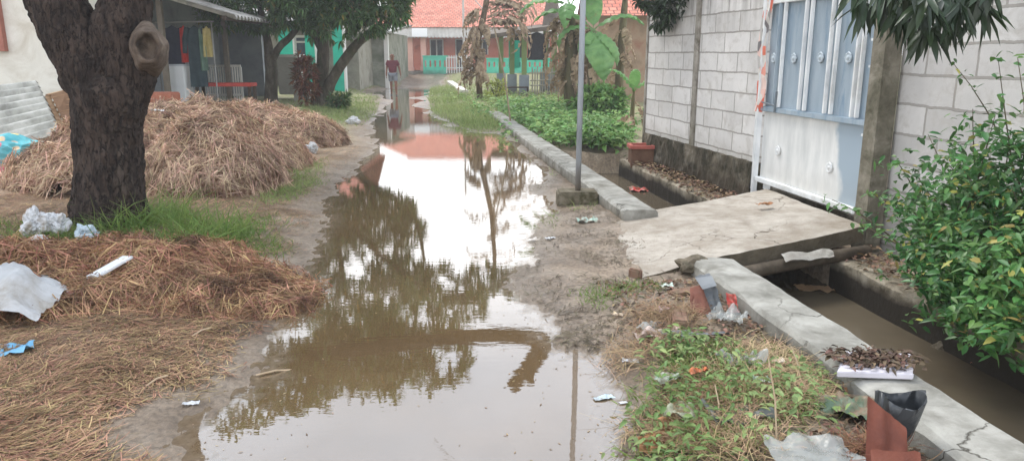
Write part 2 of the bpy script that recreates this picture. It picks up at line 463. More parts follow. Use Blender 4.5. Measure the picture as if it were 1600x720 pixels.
def ground_h(x, y, full=False):
    x = np.asarray(x, float); y = np.asarray(y, float)
    sdp = poly_sd(x, y, PUD)
    left = x < (-.6 - .1 * (y - 5))
    n1 = fbm(x * 1.3, y * 1.3, seed=2) - .5; n2 = fbm(x * 5, y * 5, seed=9) - .5; n3 = fbm(x * 19, y * 19, seed=4, octv=3) - .5
    sde = sdp - np.where(left, .05, 0) * np.clip(y / 6, .6, 1.5) + (fbm(x * 2.4, y * 1.6, seed=31) - .5) * .34 * np.clip(y / 8, .5, 2)
    rise = np.where(left, .20, .055) * (1 - np.exp(-np.maximum(sde, 0) / np.where(left, 1.3, .5)))
    z = np.where(sde > 0, .002 + rise, np.maximum(sde * .13, -.06))
    z = z + n1 * .035 * sstep(-.1, .6, sdp) + n2 * .032 * sstep(-.3, .3, sdp) + n3 * (.016 + .03 * sstep(.25, .0, sdp)) * sstep(-.55, -.02, sdp)
    z = z + .07 * sstep(.5, .8, x) * sstep(kerb_out(y) + .02, kerb_out(y) - .35, x) * sstep(5.1, 4.3, y) * (x < kerb_out(y) + .1)
    z = z + .07 * sstep(.52, .62, fbm(x * 1.1, y * .45, seed=83)) * sstep(20, 25, y)
    z = z + .45 * sstep(38, 46, y) + .12 * sstep(4, 9, -x) * sstep(30, 12, y)
    ki, le = kerb_in(y), ledge_x(y)
    dr = (x > ki - .06) & (x < le + .05) & (y < 12.2)
    z = np.where(dr, -.52 + n2 * .05, z)
    z = np.where((x >= le + .05) & (y < 12.2), -.08 + n1 * .1 + n2 * .05, z)
    z = np.where((x > kerb_out(y) + .1) & (y >= 12.2) & (y < 40), .05 + n1 * .15 + n2 * .06, z)
    if not full: return z
    wet = sstep(.55, .0, sde) * np.where(left, .8, 1.0)
    wet = np.maximum(wet, ((x > -.2) & (x < kerb_out(y)) & (y < 12)) * (.5 + .9 * n1 + .8 * n2))
    grass = sstep(11, 18, y) * sstep(.25, .7, sdp) * (n1 + .75)
    straw = left * sstep(.35, .9, sde + n2 * .5) * sstep(14, 9, y) * (.8 + n1)
    return z, np.clip(wet, 0, 1), np.clip(grass, 0, 1), np.clip(straw, 0, 1)
def gz(x, y): return float(ground_h(np.array([x]), np.array([y]))[0])

# ---- ground sheet
ys = np.concatenate([np.linspace(-30, .6, 24), np.exp(np.arange(math.log(.8), math.log(62), .0115)), np.geomspace(66, 600, 26)])
us = np.concatenate([-np.geomspace(8, .86, 14)[:-1], np.linspace(-.84, .84, 520), np.geomspace(.86, 8, 14)[1:]])
YY, UU = np.meshgrid(ys, us, indexing='ij'); XX = UU * (np.maximum(YY, .6) + 1.0 + np.where(YY < .6, (.6 - YY) * .4, 0))
zz, wet, gra, stw = ground_h(XX.ravel(), YY.ravel(), True)
nr, nc = XX.shape
a = (np.arange(nr - 1)[:, None] * nc + np.arange(nc - 1)[None]).ravel()
gm = G('ground_soil')
at = gm.n('ShaderNodeVertexColor', layer_name='cover'); sepc = gm.n('ShaderNodeSeparateColor', i_0=at.outputs[0])
P_ = gm.pos()
mudc = gm.ramp(gm.noise(P_, 2.2, 8, .7, .4), [(.3, s(112, 97, 80)), (.45, s(142, 125, 106)), (.6, s(165, 149, 130)), (.72, s(130, 113, 93))])
grit = gm.ramp(gm.noise(P_, 34, 4, .7), [(.35, .62), (.6, 1.12)])
mudc = gm.mix(1.0, mudc, grit, 'MULTIPLY')
strc = gm.ramp(gm.noise(P_, 5, 8, .75, 1.0), [(.28, s(80, 60, 46)), (.42, s(122, 96, 74)), (.55, s(152, 124, 98)), (.7, s(112, 98, 74))])
strc = gm.mix(1.0, strc, gm.ramp(gm.noise(P_, 48, 5, .75, 1.5), [(.3, .45), (.65, 1.25)]), 'MULTIPLY')
grc = gm.ramp(gm.noise(P_, 3.2, 8, .75), [(.3, s(96, 104, 58)), (.5, s(128, 132, 86)), (.65, s(150, 140, 104))])
c_ = gm.mix(sepc.outputs[2], mudc, strc); c_ = gm.mix(sepc.outputs[1], c_, grc)
wn_ = gm.math('ADD', sepc.outputs[0], gm.math('MULTIPLY', gm.math('SUBTRACT', gm.noise(P_, 6, 6, .7), .5), .7), clamp=True)
c_ = gm.mix(gm.math('MULTIPLY', wn_, .55), c_, gm.mix(1.0, c_, (.45, .42, .40, 1), 'MULTIPLY'))
bs = gm.n('ShaderNodeBsdfPrincipled'); gm.l(c_, bs.inputs['Base Color'])
gm.l(gm.n('ShaderNodeMapRange', i_0=wn_, i_1=.25, i_2=.9, i_3=.92, i_4=.3).outputs[0], bs.inputs['Roughness'])
gm.l(gm.n('ShaderNodeBump', i_Strength=.6, i_Distance=.02, i_Height=gm.noise(P_, 26, 8, .75, .5)).outputs[0], bs.inputs['Normal'])
gm.l(bs.outputs[0], gm.out.inputs[0])
go = np_obj('ground', np.stack([XX.ravel(), YY.ravel(), zz], 1), [np.stack([a, a + 1, a + nc + 1, a + nc], 1)], gm.m, smooth=True)
ca = go.data.color_attributes.new('cover', 'FLOAT_COLOR', 'POINT')
ca.data.foreach_set('color', np.stack([wet, gra, stw, np.ones_like(wet)], 1).astype(np.float32).ravel())
tag(go, kind='structure')

# ---- water sheets
def water(name, c1, c2, ior, ripple, boost, depth=False):
    g = G(name); P = g.pos()
    n1 = g.noise(P, .8, 5, .6); col = g.ramp(n1, [(.3, c1), (.7, c2)])
    nb = g.n('ShaderNodeBump', i_Strength=ripple, i_Distance=.01, i_Height=g.noise(g.n('ShaderNodeMapping', i_Vector=P, i_Scale=(1.2, 3.5, 1)).outputs[0], 5, 3, .5))
    d = g.n('ShaderNodeBsdfDiffuse', i_0=col)
    gl = g.n('ShaderNodeBsdfGlossy', i_0=(1, 1, 1, 1), i_Roughness=.012); g.l(nb.outputs[0], gl.inputs['Normal'])
    dsh = d.outputs[0]
    if depth:
        at = g.n('ShaderNodeVertexColor', layer_name='depth')
        ds = g.math('ADD', g.n('ShaderNodeSeparateColor', i_0=at.outputs[0]).outputs[0], g.math('MULTIPLY', g.math('SUBTRACT', g.noise(P, 9, 5), .5), .25))
        dmix = g.n('ShaderNodeMapRange', i_0=ds, i_1=.05, i_2=.9, i_3=0.0, i_4=1.0).outputs[0]
        mc_ = g.ramp(g.noise(P, 26, 8, .75), [(.3, s(84, 72, 58)), (.65, s(136, 120, 100))]); g.l(g.mix(dmix, mc_, col), d.inputs[0])
    fr = g.n('ShaderNodeFresnel', i_IOR=ior); g.l(nb.outputs[0], fr.inputs['Normal'])
    f = g.math('MULTIPLY', fr.outputs[0], boost, clamp=True)
    if depth: f = g.math('MULTIPLY', f, g.n('ShaderNodeMapRange', i_0=dmix, i_1=0.0, i_2=.6, i_3=.45, i_4=1.0).outputs[0])
    g.l(g.n('ShaderNodeMixShader', i_0=f, i_1=dsh, i_2=gl.outputs[0]).outputs[0], g.out.inputs[0])
    return g.m
pw = water('muddy_puddle_water', s(94, 76, 52), s(118, 96, 68), 2.5, .03, 1.2, True)
# grid sheet carrying its depth over the mud, so the shallows let the mud show
rk = [i for i in range(nr) if .3 < ys[i] < 40]; i0, i1 = rk[0], rk[-1]
ck = [j for j in range(nc) if -.84 <= us[j] <= .3]; j0, j1 = ck[0], ck[-1]
Xw, Yw_, Zw = XX[i0:i1 + 1, j0:j1 + 1], YY[i0:i1 + 1, j0:j1 + 1], zz.reshape(nr, nc)[i0:i1 + 1, j0:j1 + 1]
mr, mc = Xw.shape
aw = (np.arange(mr - 1)[:, None] * mc + np.arange(mc - 1)[None]).ravel()
quad = np.stack([aw, aw + 1, aw + mc + 1, aw + mc], 1)
quad = quad[(Zw.ravel()[quad] < .004).any(1) & (Xw.ravel()[quad] < kerb_out(Yw_.ravel()[quad]) + .1).all(1)]
used = np.unique(quad); remap = np.full(mr * mc, -1); remap[used] = np.arange(len(used))
po = np_obj('puddle_water', np.stack([Xw.ravel()[used], Yw_.ravel()[used], np.zeros(len(used))], 1), [remap[quad]], pw, smooth=True)
da = po.data.color_attributes.new('depth', 'FLOAT_COLOR', 'POINT'); dv_ = np.clip(-Zw.ravel()[used] / .03, 0, 1)
da.data.foreach_set('color', np.stack([dv_, dv_, dv_, np.ones_like(dv_)], 1).astype(np.float32).ravel())
tag(po, kind='structure')
dw = water('drain_water', s(84, 74, 60), s(104, 94, 78), 1.4, .12, 1.0)
mb = MB(); mb.add([(kerb_in(0) - .1, 0, -.30), (ledge_x(0) + .2, 0, -.30), (ledge_x(12.3) + .2, 12.3, -.30), (kerb_in(12.3) - .1, 12.3, -.30)], [(0, 1, 2, 3)])
tag(mb.build('drain_water', dw), kind='structure')

# ================================================================== concrete of the drain
conc = pm('weathered_concrete', [s(112, 110, 102), s(150, 148, 140), s(176, 174, 166)], 5, .9, .35, 22, stain=(s(104, 100, 90), 1.8, .5, .7), crack=(1.6, .012, s(70, 66, 58)), grime=(s(96, 84, 68), -.05, .13))
conc_dark = pm('mossy_concrete', [s(84, 76, 64), s(118, 108, 92), s(148, 140, 124)], 6, .92, .5, 24, stain=(s(60, 58, 44), 4, .45, .62))
def kerb_piece(name, label, y0, y1, ztop, jag=.012, w=.33, mat=None, group='drain kerb walls'):
    n = max(6, int((y1 - y0) / .09)); mb = MB()
    cs = [(0, -.55), (0, -.05), (.0, ztop - .025), (.022, ztop), (w * .5, ztop + .003), (w - .022, ztop), (w, ztop - .025), (w, -.1), (w, -.55)]
    V = []; F = []; m = len(cs)
    for i in range(n + 1):
        Y = y0 + (y1 - y0) * i / n
        for k, (ox, z) in enumerate(cs):
            q = mnoise.noise_vector(Vector((k * .9 + 3, Y * 2.3, ztop * 7))) * jag + mnoise.noise_vector(Vector((k * 2.1, Y * 9, 1))) * jag * .7
            V.append((kerb_out(Y) + ox + q.x, Y + (q.y if 0 < i < n else q.y * 2.5), z + (q.z if k not in (0, m - 1) else 0)))
        if i:
            for k in range(m - 1):
                F.append(((i - 1) * m + k, i * m + k, i * m + k + 1, (i - 1) * m + k + 1))
    F.append(tuple(range(m))); F.append(tuple(reversed(range(n * m, n * m + m))))
    mb.add(V, F)
    o = mb.build(name, mat or conc, base=(kerb_out((y0 + y1) / 2), (y0 + y1) / 2, 0))
    return tag(o, label, 'kerb wall', group)
kerb_piece('drain_kerb', 'grey concrete kerb wall running from the small bridge to the bottom right corner', .6, 5.22, .16)
kerb_piece('drain_kerb', 'long pale concrete kerb wall beyond the bridge, beside the grey pole', 6.93, 19.5, .16, jag=.006)
kerb_piece('drain_kerb', 'distant thin white kerb at the far end of the lane', 30.5, 52, .2, mat=pm('white_kerb_paint', [s(205, 200, 190), s(225, 222, 214)], 4, .9))
# flat ledges of the far bank
def ledge_piece(label, y0, y1, w=.17):
    mb = MB(); n = int((y1 - y0) / .1); V = []; F = []
    cs = [(0, -.5), (0, -.05), (.015, -.03), (w, -.03), (w, -.3)]; m = 5
    for i in range(n + 1):
        Y = y0 + (y1 - y0) * i / n
        for k, (ox, z) in enumerate(cs):
            q = mnoise.noise_vector(Vector((k * 1.3, Y * 3, 5))) * .02 + mnoise.noise_vector(Vector((k * 1.3, Y * 11, 8))) * .008
            V.append((ledge_x(Y) + ox + q.x, Y, z + q.z))
        if i:
            for k in range(m - 1): F.append(((i - 1) * m + k, i * m + k, i * m + k + 1, (i - 1) * m + k + 1))
    F.append(tuple(range(m))); F.append(tuple(reversed(range(n * m, n * m + m))))
    mb.add(V, F)
    return tag(mb.build('bank_ledge', pm('ledge_concrete', [s(112, 102, 86), s(148, 138, 120), s(172, 164, 148)], 6, .9, .4, stain=(s(80, 72, 56), 5, .5, .66), grime=(s(48, 42, 34), -.14, -.05)), base=(ledge_x(y0), y0, -.03)), label, 'ledge', 'drain bank ledges')  # side face coloured darker than the top
ledge_piece('worn concrete ledge along the drain under the white block wall', 7.75, 11.9)
ledge_piece('worn concrete ledge along the drain under the green bush', 1.2, 5.95, .2)

# bridge slab
slab_m = pm('slab_concrete', [s(150, 141, 129), s(172, 163, 151), s(186, 178, 166), s(194, 187, 176)], 7, .9, .6, 40, stain=(s(138, 126, 110), 1.6, .42, .75), dist=0, detail=10, crack=(1.1, .01, s(96, 86, 72)))
A_, D_, C_, B_ = (.93, 5.10, .05), (2.98, 6.14, .19), (2.74, 7.92, .19), (.83, 6.98, .02)
def slab_off(u, v):
    q = mnoise.noise(Vector((u * 3, v * 3, 2))) * .018 + mnoise.noise(Vector((u * 14, v * 12, 5))) * .008
    e = .03 * mnoise.noise(Vector((u * 9, v * 9, 9)))
    ex = e * 1.5 + .09 * mnoise.noise(Vector((v * 4, 4, 4))) if u < .02 else 0; e *= .45
    return (ex, e if v in (0, 1) else 0, q * .8 + .02 * math.sin(math.pi * min(1, u * 1.6)) )
mb = MB(); nu, nv = 44, 34
mb.patch(A_, D_, C_, B_, nu, nv, slab_off)
V = mb.V[:]; n0 = len(V)
ring = [i for i in range(nu + 1)] + [j * (nu + 1) + nu for j in range(1, nv + 1)] + [nv * (nu + 1) + i for i in range(nu - 1, -1, -1)] + [j * (nu + 1) for j in range(nv - 1, 0, -1)]
for i in ring:
    v = V[i]; mb.V.append((v[0], v[1], v[2] - .13 + .03 * mnoise.noise(Vector((v[0] * 6, v[1] * 6, 0)))))
for k in range(len(ring)):
    a_, b_ = ring[k], ring[(k + 1) % len(ring)]
    mb.F.append((a_, n0 + k, n0 + (k + 1) % len(ring), b_)); mb.mi.append(1)
mb.F.append(tuple(n0 + k for k in range(len(ring)))); mb.mi.append(1)
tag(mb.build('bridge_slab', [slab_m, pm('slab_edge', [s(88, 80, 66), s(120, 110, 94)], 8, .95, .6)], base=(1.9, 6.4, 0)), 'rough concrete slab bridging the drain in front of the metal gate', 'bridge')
# old pipe + rags hanging below the slab
mb = MB(); mb.tube([(1.72, 5.42, -.02), (2.1, 5.64, -.015), (2.55, 5.83, .0), (2.95, 5.98, .01)], .055, 12, wob=.15)
tag(mb.build('drain_pipe', pm('dirty_pipe', [s(70, 62, 52), s(110, 98, 84)], 9, .8), base=(2.3, 5.7, -.02), smooth=True), 'dirty pipe crossing the drain under the front edge of the slab', 'pipe')

# ================================================================== block walls on the right
def block_mat(name, bw=.62, bh=.232, mortar=.011, k=1.0):
    g = G(name); c = g.n('ShaderNodeUVMap').outputs[0]
    nv = g.n('ShaderNodeTexNoise', i_Vector=c, i_Scale=3.0, i_Detail=6.0); nv2 = g.n('ShaderNodeTexNoise', i_Vector=c, i_Scale=22.0, i_Detail=4.0)
    def off(n, k):
        v = g.n('ShaderNodeVectorMath', operation='SUBTRACT', i_0=n.outputs['Color']); v.inputs[1].default_value = (.5, .5, .5)
        return g.n('ShaderNodeVectorMath', operation='SCALE', i_0=v.outputs[0], i_Scale=k).outputs[0]
    v = g.n('ShaderNodeVectorMath', operation='ADD', i_0=c, i_1=off(nv, .035)).outputs[0]
    v = g.n('ShaderNodeVectorMath', operation='ADD', i_0=v, i_1=off(nv2, .014)).outputs[0]
    b = g.n('ShaderNodeTexBrick', i_Vector=v, i_Scale=1.0, i_Bias=0.0); b.offset = .43; b.offset_frequency = 2; b.squash = .82; b.squash_frequency = 3
    b.inputs['Mortar Size'].default_value = mortar; b.inputs['Mortar Smooth'].default_value = .25; b.inputs['Brick Width'].default_value = bw; b.inputs['Row Height'].default_value = bh
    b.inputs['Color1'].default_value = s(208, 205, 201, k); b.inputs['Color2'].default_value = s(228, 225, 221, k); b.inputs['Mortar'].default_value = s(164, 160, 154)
    col = g.mix(1.0, b.outputs[0], g.ramp(g.noise(c, 1.4, 7, .65), [(.25, .74), (.65, 1.0)]), 'MULTIPLY')
    col = g.mix(g.ramp(g.noise(c, 5.5, 6, .7, .5), [(.5, 0.0), (.74, .6)]), col, s(158, 151, 141))
    # rain streaks from the top, splash grime at the base
    z = g.n('ShaderNodeSeparateXYZ', i_0=c).outputs[1]
    st = g.noise(g.n('ShaderNodeMapping', i_Vector=c, i_Scale=(7, .5, 1)).outputs[0], 1.0, 5, .6)
    f = g.math('MULTIPLY', g.n('ShaderNodeMapRange', i_0=z, i_1=1.75, i_2=2.35, i_3=0.0, i_4=.75).outputs[0], g.ramp(st, [(.4, .1), (.65, 1.0)]))
    col = g.mix(f, col, s(112, 108, 100))
    f2 = g.math('MULTIPLY', g.n('ShaderNodeMapRange', i_0=z, i_1=.35, i_2=.62, i_3=.6, i_4=0.0).outputs[0], g.noise(c, 4, 5))
    col = g.mix(f2, col, s(128, 118, 100))
    p = g.n('ShaderNodeBsdfPrincipled', i_Roughness=.92); p.inputs['Specular IOR Level'].default_value = .15
    g.l(col, p.inputs['Base Color'])
    h = g.math('ADD', g.math('MULTIPLY', g.math('SUBTRACT', 1.0, b.outputs['Fac']), .8), g.math('MULTIPLY', g.noise(c, 40, 6, .7), .25))
    g.l(g.n('ShaderNodeBump', i_Strength=.55, i_Distance=.012, i_Height=h).outputs[0], p.inputs['Normal'])
    g.l(p.outputs[0], g.out.inputs[0]); return g.m
def add_uv(o, fn):
    uv = o.data.uv_layers.new(name='UVMap'); loc = Vector(wloc(o))
    for p in o.data.polygons:
        for li in p.loop_indices:
            uv.data[li].uv = fn(o.data.vertices[o.data.loops[li].vertex_index].co + loc)
blk = block_mat('aerated_block_wall')
def along(a, b):
    d = Vector((b[0] - a[0], b[1] - a[1])).normalized()
    return lambda v: ((v.x - a[0]) * d.x + (v.y - a[1]) * d.y, v.z)
found_m = pm('wall_foundation', [s(74, 66, 56), s(104, 96, 82), s(150, 144, 132)], 5, .95, .6, 18, stain=(s(56, 52, 40), 2.5, .42, .6), grime=(s(60, 50, 40), -.1, .25))
pier_m = pm('pier_concrete', [s(120, 114, 104), s(150, 144, 134), s(172, 166, 156)], 7, .92, .4, stain=(s(90, 84, 70), 4, .5, .7), grime=(s(92, 88, 70), 0, .9))
# wall beside the gate
Y_end, Y_gate = 11.75, 8.42
wa, wb = (wall_x(Y_end), Y_end), (wall_x(Y_gate), Y_gate)
t = thing('block_wall', 'white aerated block wall left of the gate on a dark mossy foundation', 'wall', (wa[0], wa[1], 0))
mb = MB(); mb.obox(wa, wb, -.11, .40, 2.32); o = mb.build('blockwork', blk, t); add_uv(o, along(wa, wb))
mb = MB()
n_ = 60
def fnd(u, v): 
    q = mnoise.noise(Vector((u * 22, v * 3, 1))) * .03 + mnoise.noise(Vector((u * 60, v * 9, 1))) * .014
    return (-abs(q) - .03 * (1 - v), -.01, q * .5 if v > .99 else 0)
mb.patch((wa[0] - .03, wa[1], -.5), (wb[0] - .03, wb[1], -.5), (wb[0] - .03, wb[1], .41), (wa[0] - .03, wa[1], .41), 120, 14, fnd)
mb.patch((wa[0] - .03, wa[1], .41), (wb[0] - .03, wb[1], .41), (wb[0] + .1, wb[1], .40), (wa[0] + .1, wa[1], .40), 120, 1, lambda u, v: fnd(u, 1.0) if v < .5 else (0, 0, 0))
mb.obox(wa, wb, -.16, -.5, .37)
mb.build('foundation', found_m, t)
mb = MB(); yp = 10.05; mb.obox((wall_x(yp + .07) - .02, yp + .07), (wall_x(yp - .07) - .02, yp - .07), -.2, .28, 2.36); mb.build('pier', pier_m, t, bevel=.006)
mb = MB(); mb.obox((wa[0] - .02, wa[1] + .13), (wa[0] - .02, wa[1] - .0), -.18, -.3, 2.36); mb.build('pier', pier_m, t, bevel=.006)
# the wall turns away behind the banana plants
wc = (6.2, 12.6)
mb = MB(); mb.obox((wa[0] + .1, wa[1] + .05), wc, -.11, .1, 2.3); o = mb.build('return_blockwork', blk, t); add_uv(o, along(wa, wc))
# right wall
ra, rb = (rwall_x(6.32) + .02, 6.32), (rwall_x(1.0), 1.0)
t = thing('block_wall', 'white aerated block wall at the right edge behind the leafy bush', 'wall', (ra[0], ra[1], 0))
mb = MB(); mb.obox(ra, rb, -.11, -.3, 2.4); o = mb.build('blockwork', block_mat('aerated_block_wall_shaded', .66, .24, .013, .84), t); add_uv(o, along(ra, rb))  # block colours darkened to stand in for the tree's shade on this wall
# post beside the gate
mb = MB(); px_, py_ = dp(1360, 200, 6.33)[0], 6.33
mb.obox((px_ - .02, py_ + .09), (px_ + .01, py_ - .09), -.16, -.35, 2.75)
o = mb.build('concrete_post', pm('post_concrete', [s(96, 90, 78), s(124, 118, 104), s(148, 142, 128)], 6, .92, .4, stain=(s(74, 72, 56), 3, .45, .65)), base=(px_, py_, 0), bevel=.008)
tag(o, 'grey brown concrete post right of the metal gate', 'post')

# ================================================================== gate
gA, gB = Vector((2.79, 8.30, 0)), Vector((3.09, 6.46, 0))
gd = (gB - gA).normalized(); gn = Vector((-gd.y, gd.x, 0)); gn = gn if gn.x < 0 else -gn
GL = (gB - gA).length
def gpt(u, z, o=0): 
    p = gA + gd * (u * GL) + gn * o; return (p.x, p.y, z)
wht = pm('gate_white_paint', [s(196, 200, 202), s(222, 224, 224), s(232, 233, 231)], 3, .5, .08, stain=(s(178, 176, 168), 2.2, .52, .75), spec=.4)
blu = pm('gate_blue_paint', [s(132, 148, 160), s(150, 164, 174), s(166, 178, 186)], 2, .45, .06, stain=(s(120, 142, 160), 3, .5, .7), spec=.45, aniso=(3, 3, .6))
t = thing('metal_gate', 'white and blue sheet metal gate between the block wall and the concrete post', 'gate', (gA.x, gA.y, 0))
Z0, ZM, ZT = .24, 1.02, 2.14
mb = MB(); mb.bar(gpt(-.035, .03, .03), gpt(-.035, 2.9, .03), .055); mb.bar(gpt(-.075, .1, .02), gpt(-.075, 2.9, .02), .03); mb.build('gate_post', wht, t, bevel=.006)
mb = MB(); mb.bar(gpt(1.02, .2, .03), gpt(1.02, 2.9, .03), .06); mb.build('gate_post', wht, t, bevel=.006)
mb = MB(); mb.bar(gpt(-.01, Z0, .02), gpt(.98, Z0, .02), .07, .05); mb.build('bottom_rail', wht, t, bevel=.005)
mb = MB(); mb.bar(gpt(-.005, ZM, .02), gpt(.995, ZM, .02), .06, .05); mb.build('middle_rail', blu, t, bevel=.005)
mb = MB(); mb.bar(gpt(-.005, ZT, .02), gpt(.995, ZT, .02), .06, .05); mb.build('top_rail', wht, t, bevel=.005)
# lower sheet: white primer with a bare blue area right
g = G('gate_lower_sheet'); c = g.coord()
xx = g.n('ShaderNodeSeparateXYZ', i_0=g.pos()).outputs[1]; zz_ = g.n('ShaderNodeSeparateXYZ', i_0=g.pos()).outputs[2]
e_ = g.math('ADD', xx, g.math('MULTIPLY', g.math('SUBTRACT', g.noise(c, 2.4, 4), .5), .35))
e_ = g.math('ADD', e_, g.math('MULTIPLY', g.math('SUBTRACT', zz_, .6), -.16))
f = g.n('ShaderNodeMapRange', i_0=e_, i_1=6.84, i_2=6.92, i_3=1.0, i_4=0.0).outputs[0]
white = g.ramp(g.noise(g.n('ShaderNodeMapping', i_Vector=c, i_Scale=(2, 2, .5)).outputs[0], 4, 6), [(.3, s(196, 198, 196)), (.65, s(224, 224, 221))])
col = g.mix(f, white, s(152, 167, 178))
gr_ = g.math('MULTIPLY', g.n('ShaderNodeMapRange', i_0=zz_, i_1=.24, i_2=.5, i_3=.5, i_4=0.0).outputs[0], g.noise(c, 6, 5))
col = g.mix(gr_, col, s(150, 140, 122))
p = g.n('ShaderNodeBsdfPrincipled', i_Roughness=.5); g.l(col, p.inputs['Base Color'])
g.l(g.n('ShaderNodeBump', i_Strength=.1, i_Distance=.02, i_Height=g.noise(c, 2.5, 3)).outputs[0], p.inputs['Normal']); g.l(p.outputs[0], g.out.inputs[0])
mb = MB(); mb.patch(gpt(0, Z0 + .03), gpt(.98, Z0 + .03), gpt(.98, ZM - .025), gpt(0, ZM - .025), 20, 12, lambda u, v: tuple(gn * (.006 * mnoise.noise(Vector((u * 4, v * 3, 0))))))
mb.build('lower_panel', g.m, t, smooth=True)
mb = MB(); mb.patch(gpt(0, ZM + .02), gpt(.98, ZM + .02), gpt(.98, ZT - .02), gpt(0, ZT - .02), 24, 10, lambda u, v: tuple(gn * (.006 * mnoise.noise(Vector((u * 5, v * 3, 4))))))
mb.build('upper_panel', blu, t, smooth=True)
for u in (.13, .185, .40, .455, .645, .70, .875, .915):
    mb = MB(); mb.bar(gpt(u, ZM + .035, .035), gpt(u, ZT - .025, .035), .035, .03); mb.build('stile', wht if u not in (.13,) else blu, t, bevel=.004)
ros = pm('rosette_metal', [s(166, 178, 186), s(190, 199, 204)], 12, .4, .1)
for u, z in ((.07, 1.56), (.29, 1.56), (.55, 1.57), (.79, 1.57), (.2, .60), (.72, .56)):
    mb = MB(); c0 = Vector(gpt(u, z, .014))
    Vv = []; n = 24
    prof = [(.05, 0), (.048, .008), (.042, .011), (.034, .006), (.022, .006), (.018, .013), (.0, .014)]
    for i, (r, h) in enumerate(prof):
        for k in range(n):
            a_ = 2 * math.pi * k / n; rr = r * (1 + (.10 * math.cos(8 * a_) if i < 3 else 0))
            Vv.append(c0 + gd * (rr * math.cos(a_)) + Vector((0, 0, rr * math.sin(a_))) + gn * h)
    Ff = [((i - 1) * n + k, (i - 1) * n + (k + 1) % n, i * n + (k + 1) % n, i * n + k) for i in range(1, len(prof)) for k in range(n)]
    mb.add(Vv, Ff); mb.build('rosette', ros if z > 1 else wht, t, smooth=True)
for z in (.92, 1.5, 1.72):
    mb = MB(); mb.bar(gpt(.985, z, .05), gpt(1.09, z, .05), .02); mb.tube([gpt(1.045, z - .03, .065), gpt(1.045, z + .03, .065)], .014, 8); mb.build('hinge', wht, t)
mb = MB(); mb.tube([gpt(.0, 1.1, .05), gpt(.02, 1.09, .06), gpt(.17, 1.07, .06)], .008, 6); mb.tube([gpt(.17, 1.0, .06), gpt(.18, 1.22, .06)], .012, 6); mb.build('bolt', pm('bolt_metal', [s(90, 98, 104), s(130, 138, 142)], 9, .5), t)
mb = MB(); mb.box(*(lambda p: (p[0] - .03, p[0] + .03, p[1] - .03, p[1] + .03, .15, .215))(gpt(.09, .2, .0))); mb.build('bottom_stop', wht, t)
# threshold behind/below the gate
mb = MB(); mb.obox((gA.x + .05, gA.y), (gB.x + .05, gB.y - .05), -.5, -.3, .17); tag(mb.build('gate_threshold', found_m, base=(gA.x, gA.y, 0)), 'dark concrete threshold under the metal gate', 'threshold')
# torn banner on the left gate post
def ban_mat():
    g = G('printed_banner'); c = g.coord()
    n = g.n('ShaderNodeTexVoronoi', i_Vector=g.n('ShaderNodeMapping', i_Vector=c, i_Scale=(6, 6, 5)).outputs[0], i_Scale=1.6)
    col = g.ramp(n.outputs['Color'], [(.0, s(205, 90, 70)), (.45, s(216, 120, 96)), (.55, s(222, 218, 210)), (.8, s(120, 116, 116))])
    p = g.n('ShaderNodeBsdfPrincipled', i_Roughness=.5); g.l(col, p.inputs['Base Color']); g.l(p.outputs[0], g.out.inputs[0]); return g.m
mb = MB()
def bf(u, v): 
    q = mnoise.noise(Vector((u * 3, v * 9, 2)))
    return tuple(gn * (.05 + .03 * q) + gd * (.035 * math.sin(v * 11) + .03 * q) )
mb.patch(gpt(-.085, .98), gpt(.015, .98), gpt(.04, 2.7), gpt(-.06, 2.7), 6, 46, bf)
tag(mb.build('banner', ban_mat(), base=gpt(-.03, 1.0, .05), smooth=True), 'torn red and white printed banner strip tied to the left gate post', 'banner')
# rolled plastic and wires on top of the gate
mb = MB()
for k in range(7):
    pts = [gpt(.05 + .9 * i / 12, ZT + .07 + .05 * math.sin(i * 1.7 + k * 2) + .03 * k * .4, .03 * math.cos(i * 2.1 + k)) for i in range(13)]
    mb.tube(pts, .016 if k else .03, 6)
tag(mb.build('plastic_roll', pm('grey_plastic_roll', [s(150, 146, 148), s(190, 186, 188), s(110, 104, 108)], 9, .4), base=gpt(.5, ZT, 0), smooth=True), 'bundle of crumpled plastic and wire along the top of the gate', 'plastic bundle')
# scattering volume added over the lane to imitate a lens veil
hz_ = bpy.data.materials.new('veil_haze'); hz_.use_nodes = True; ht = hz_.node_tree; ht.nodes.clear()
ho = ht.nodes.new('ShaderNodeOutputMaterial'); hv = ht.nodes.new('ShaderNodeVolumeScatter'); hv.inputs['Density'].default_value = .0028; hv.inputs['Color'].default_value = (.97, .98, 1, 1); hv.inputs['Anisotropy'].default_value = .3
ht.links.new(hv.outputs[0], ho.inputs['Volume'])
mb = MB(); mb.box(-60, 60, -10, 75, -1.5, 25); tag(mb.build('haze', hz_), kind='structure')
# ================================================================== trees
bark = pm('mango_bark', [s(30, 24, 22), s(50, 41, 36), s(74, 62, 55), s(42, 35, 31)], 9, .95, 1.0, 34, stain=(s(104, 94, 84), 3.0, .58, .72), aniso=(1, 1, .3), crack=(17, .06, s(34, 28, 25)))
bark2 = pm('grey_bark', [s(58, 52, 44), s(88, 80, 68), s(122, 114, 100)], 8, .95, .8, 30, stain=(s(70, 74, 52), 3, .5, .66), aniso=(1, 1, .4))
leafm = pm('mango_leaf', [s(56, 82, 44), s(80, 110, 60), s(106, 134, 80)], 1.2, .42, 0, island=.4, transl=.3, spec=.4, odd=(s(150, 140, 70), .04))
leafd = pm('dark_leaf', [s(34, 50, 28), s(50, 70, 38)], 1.4, .4, 0, island=.35, transl=.2, spec=.45)

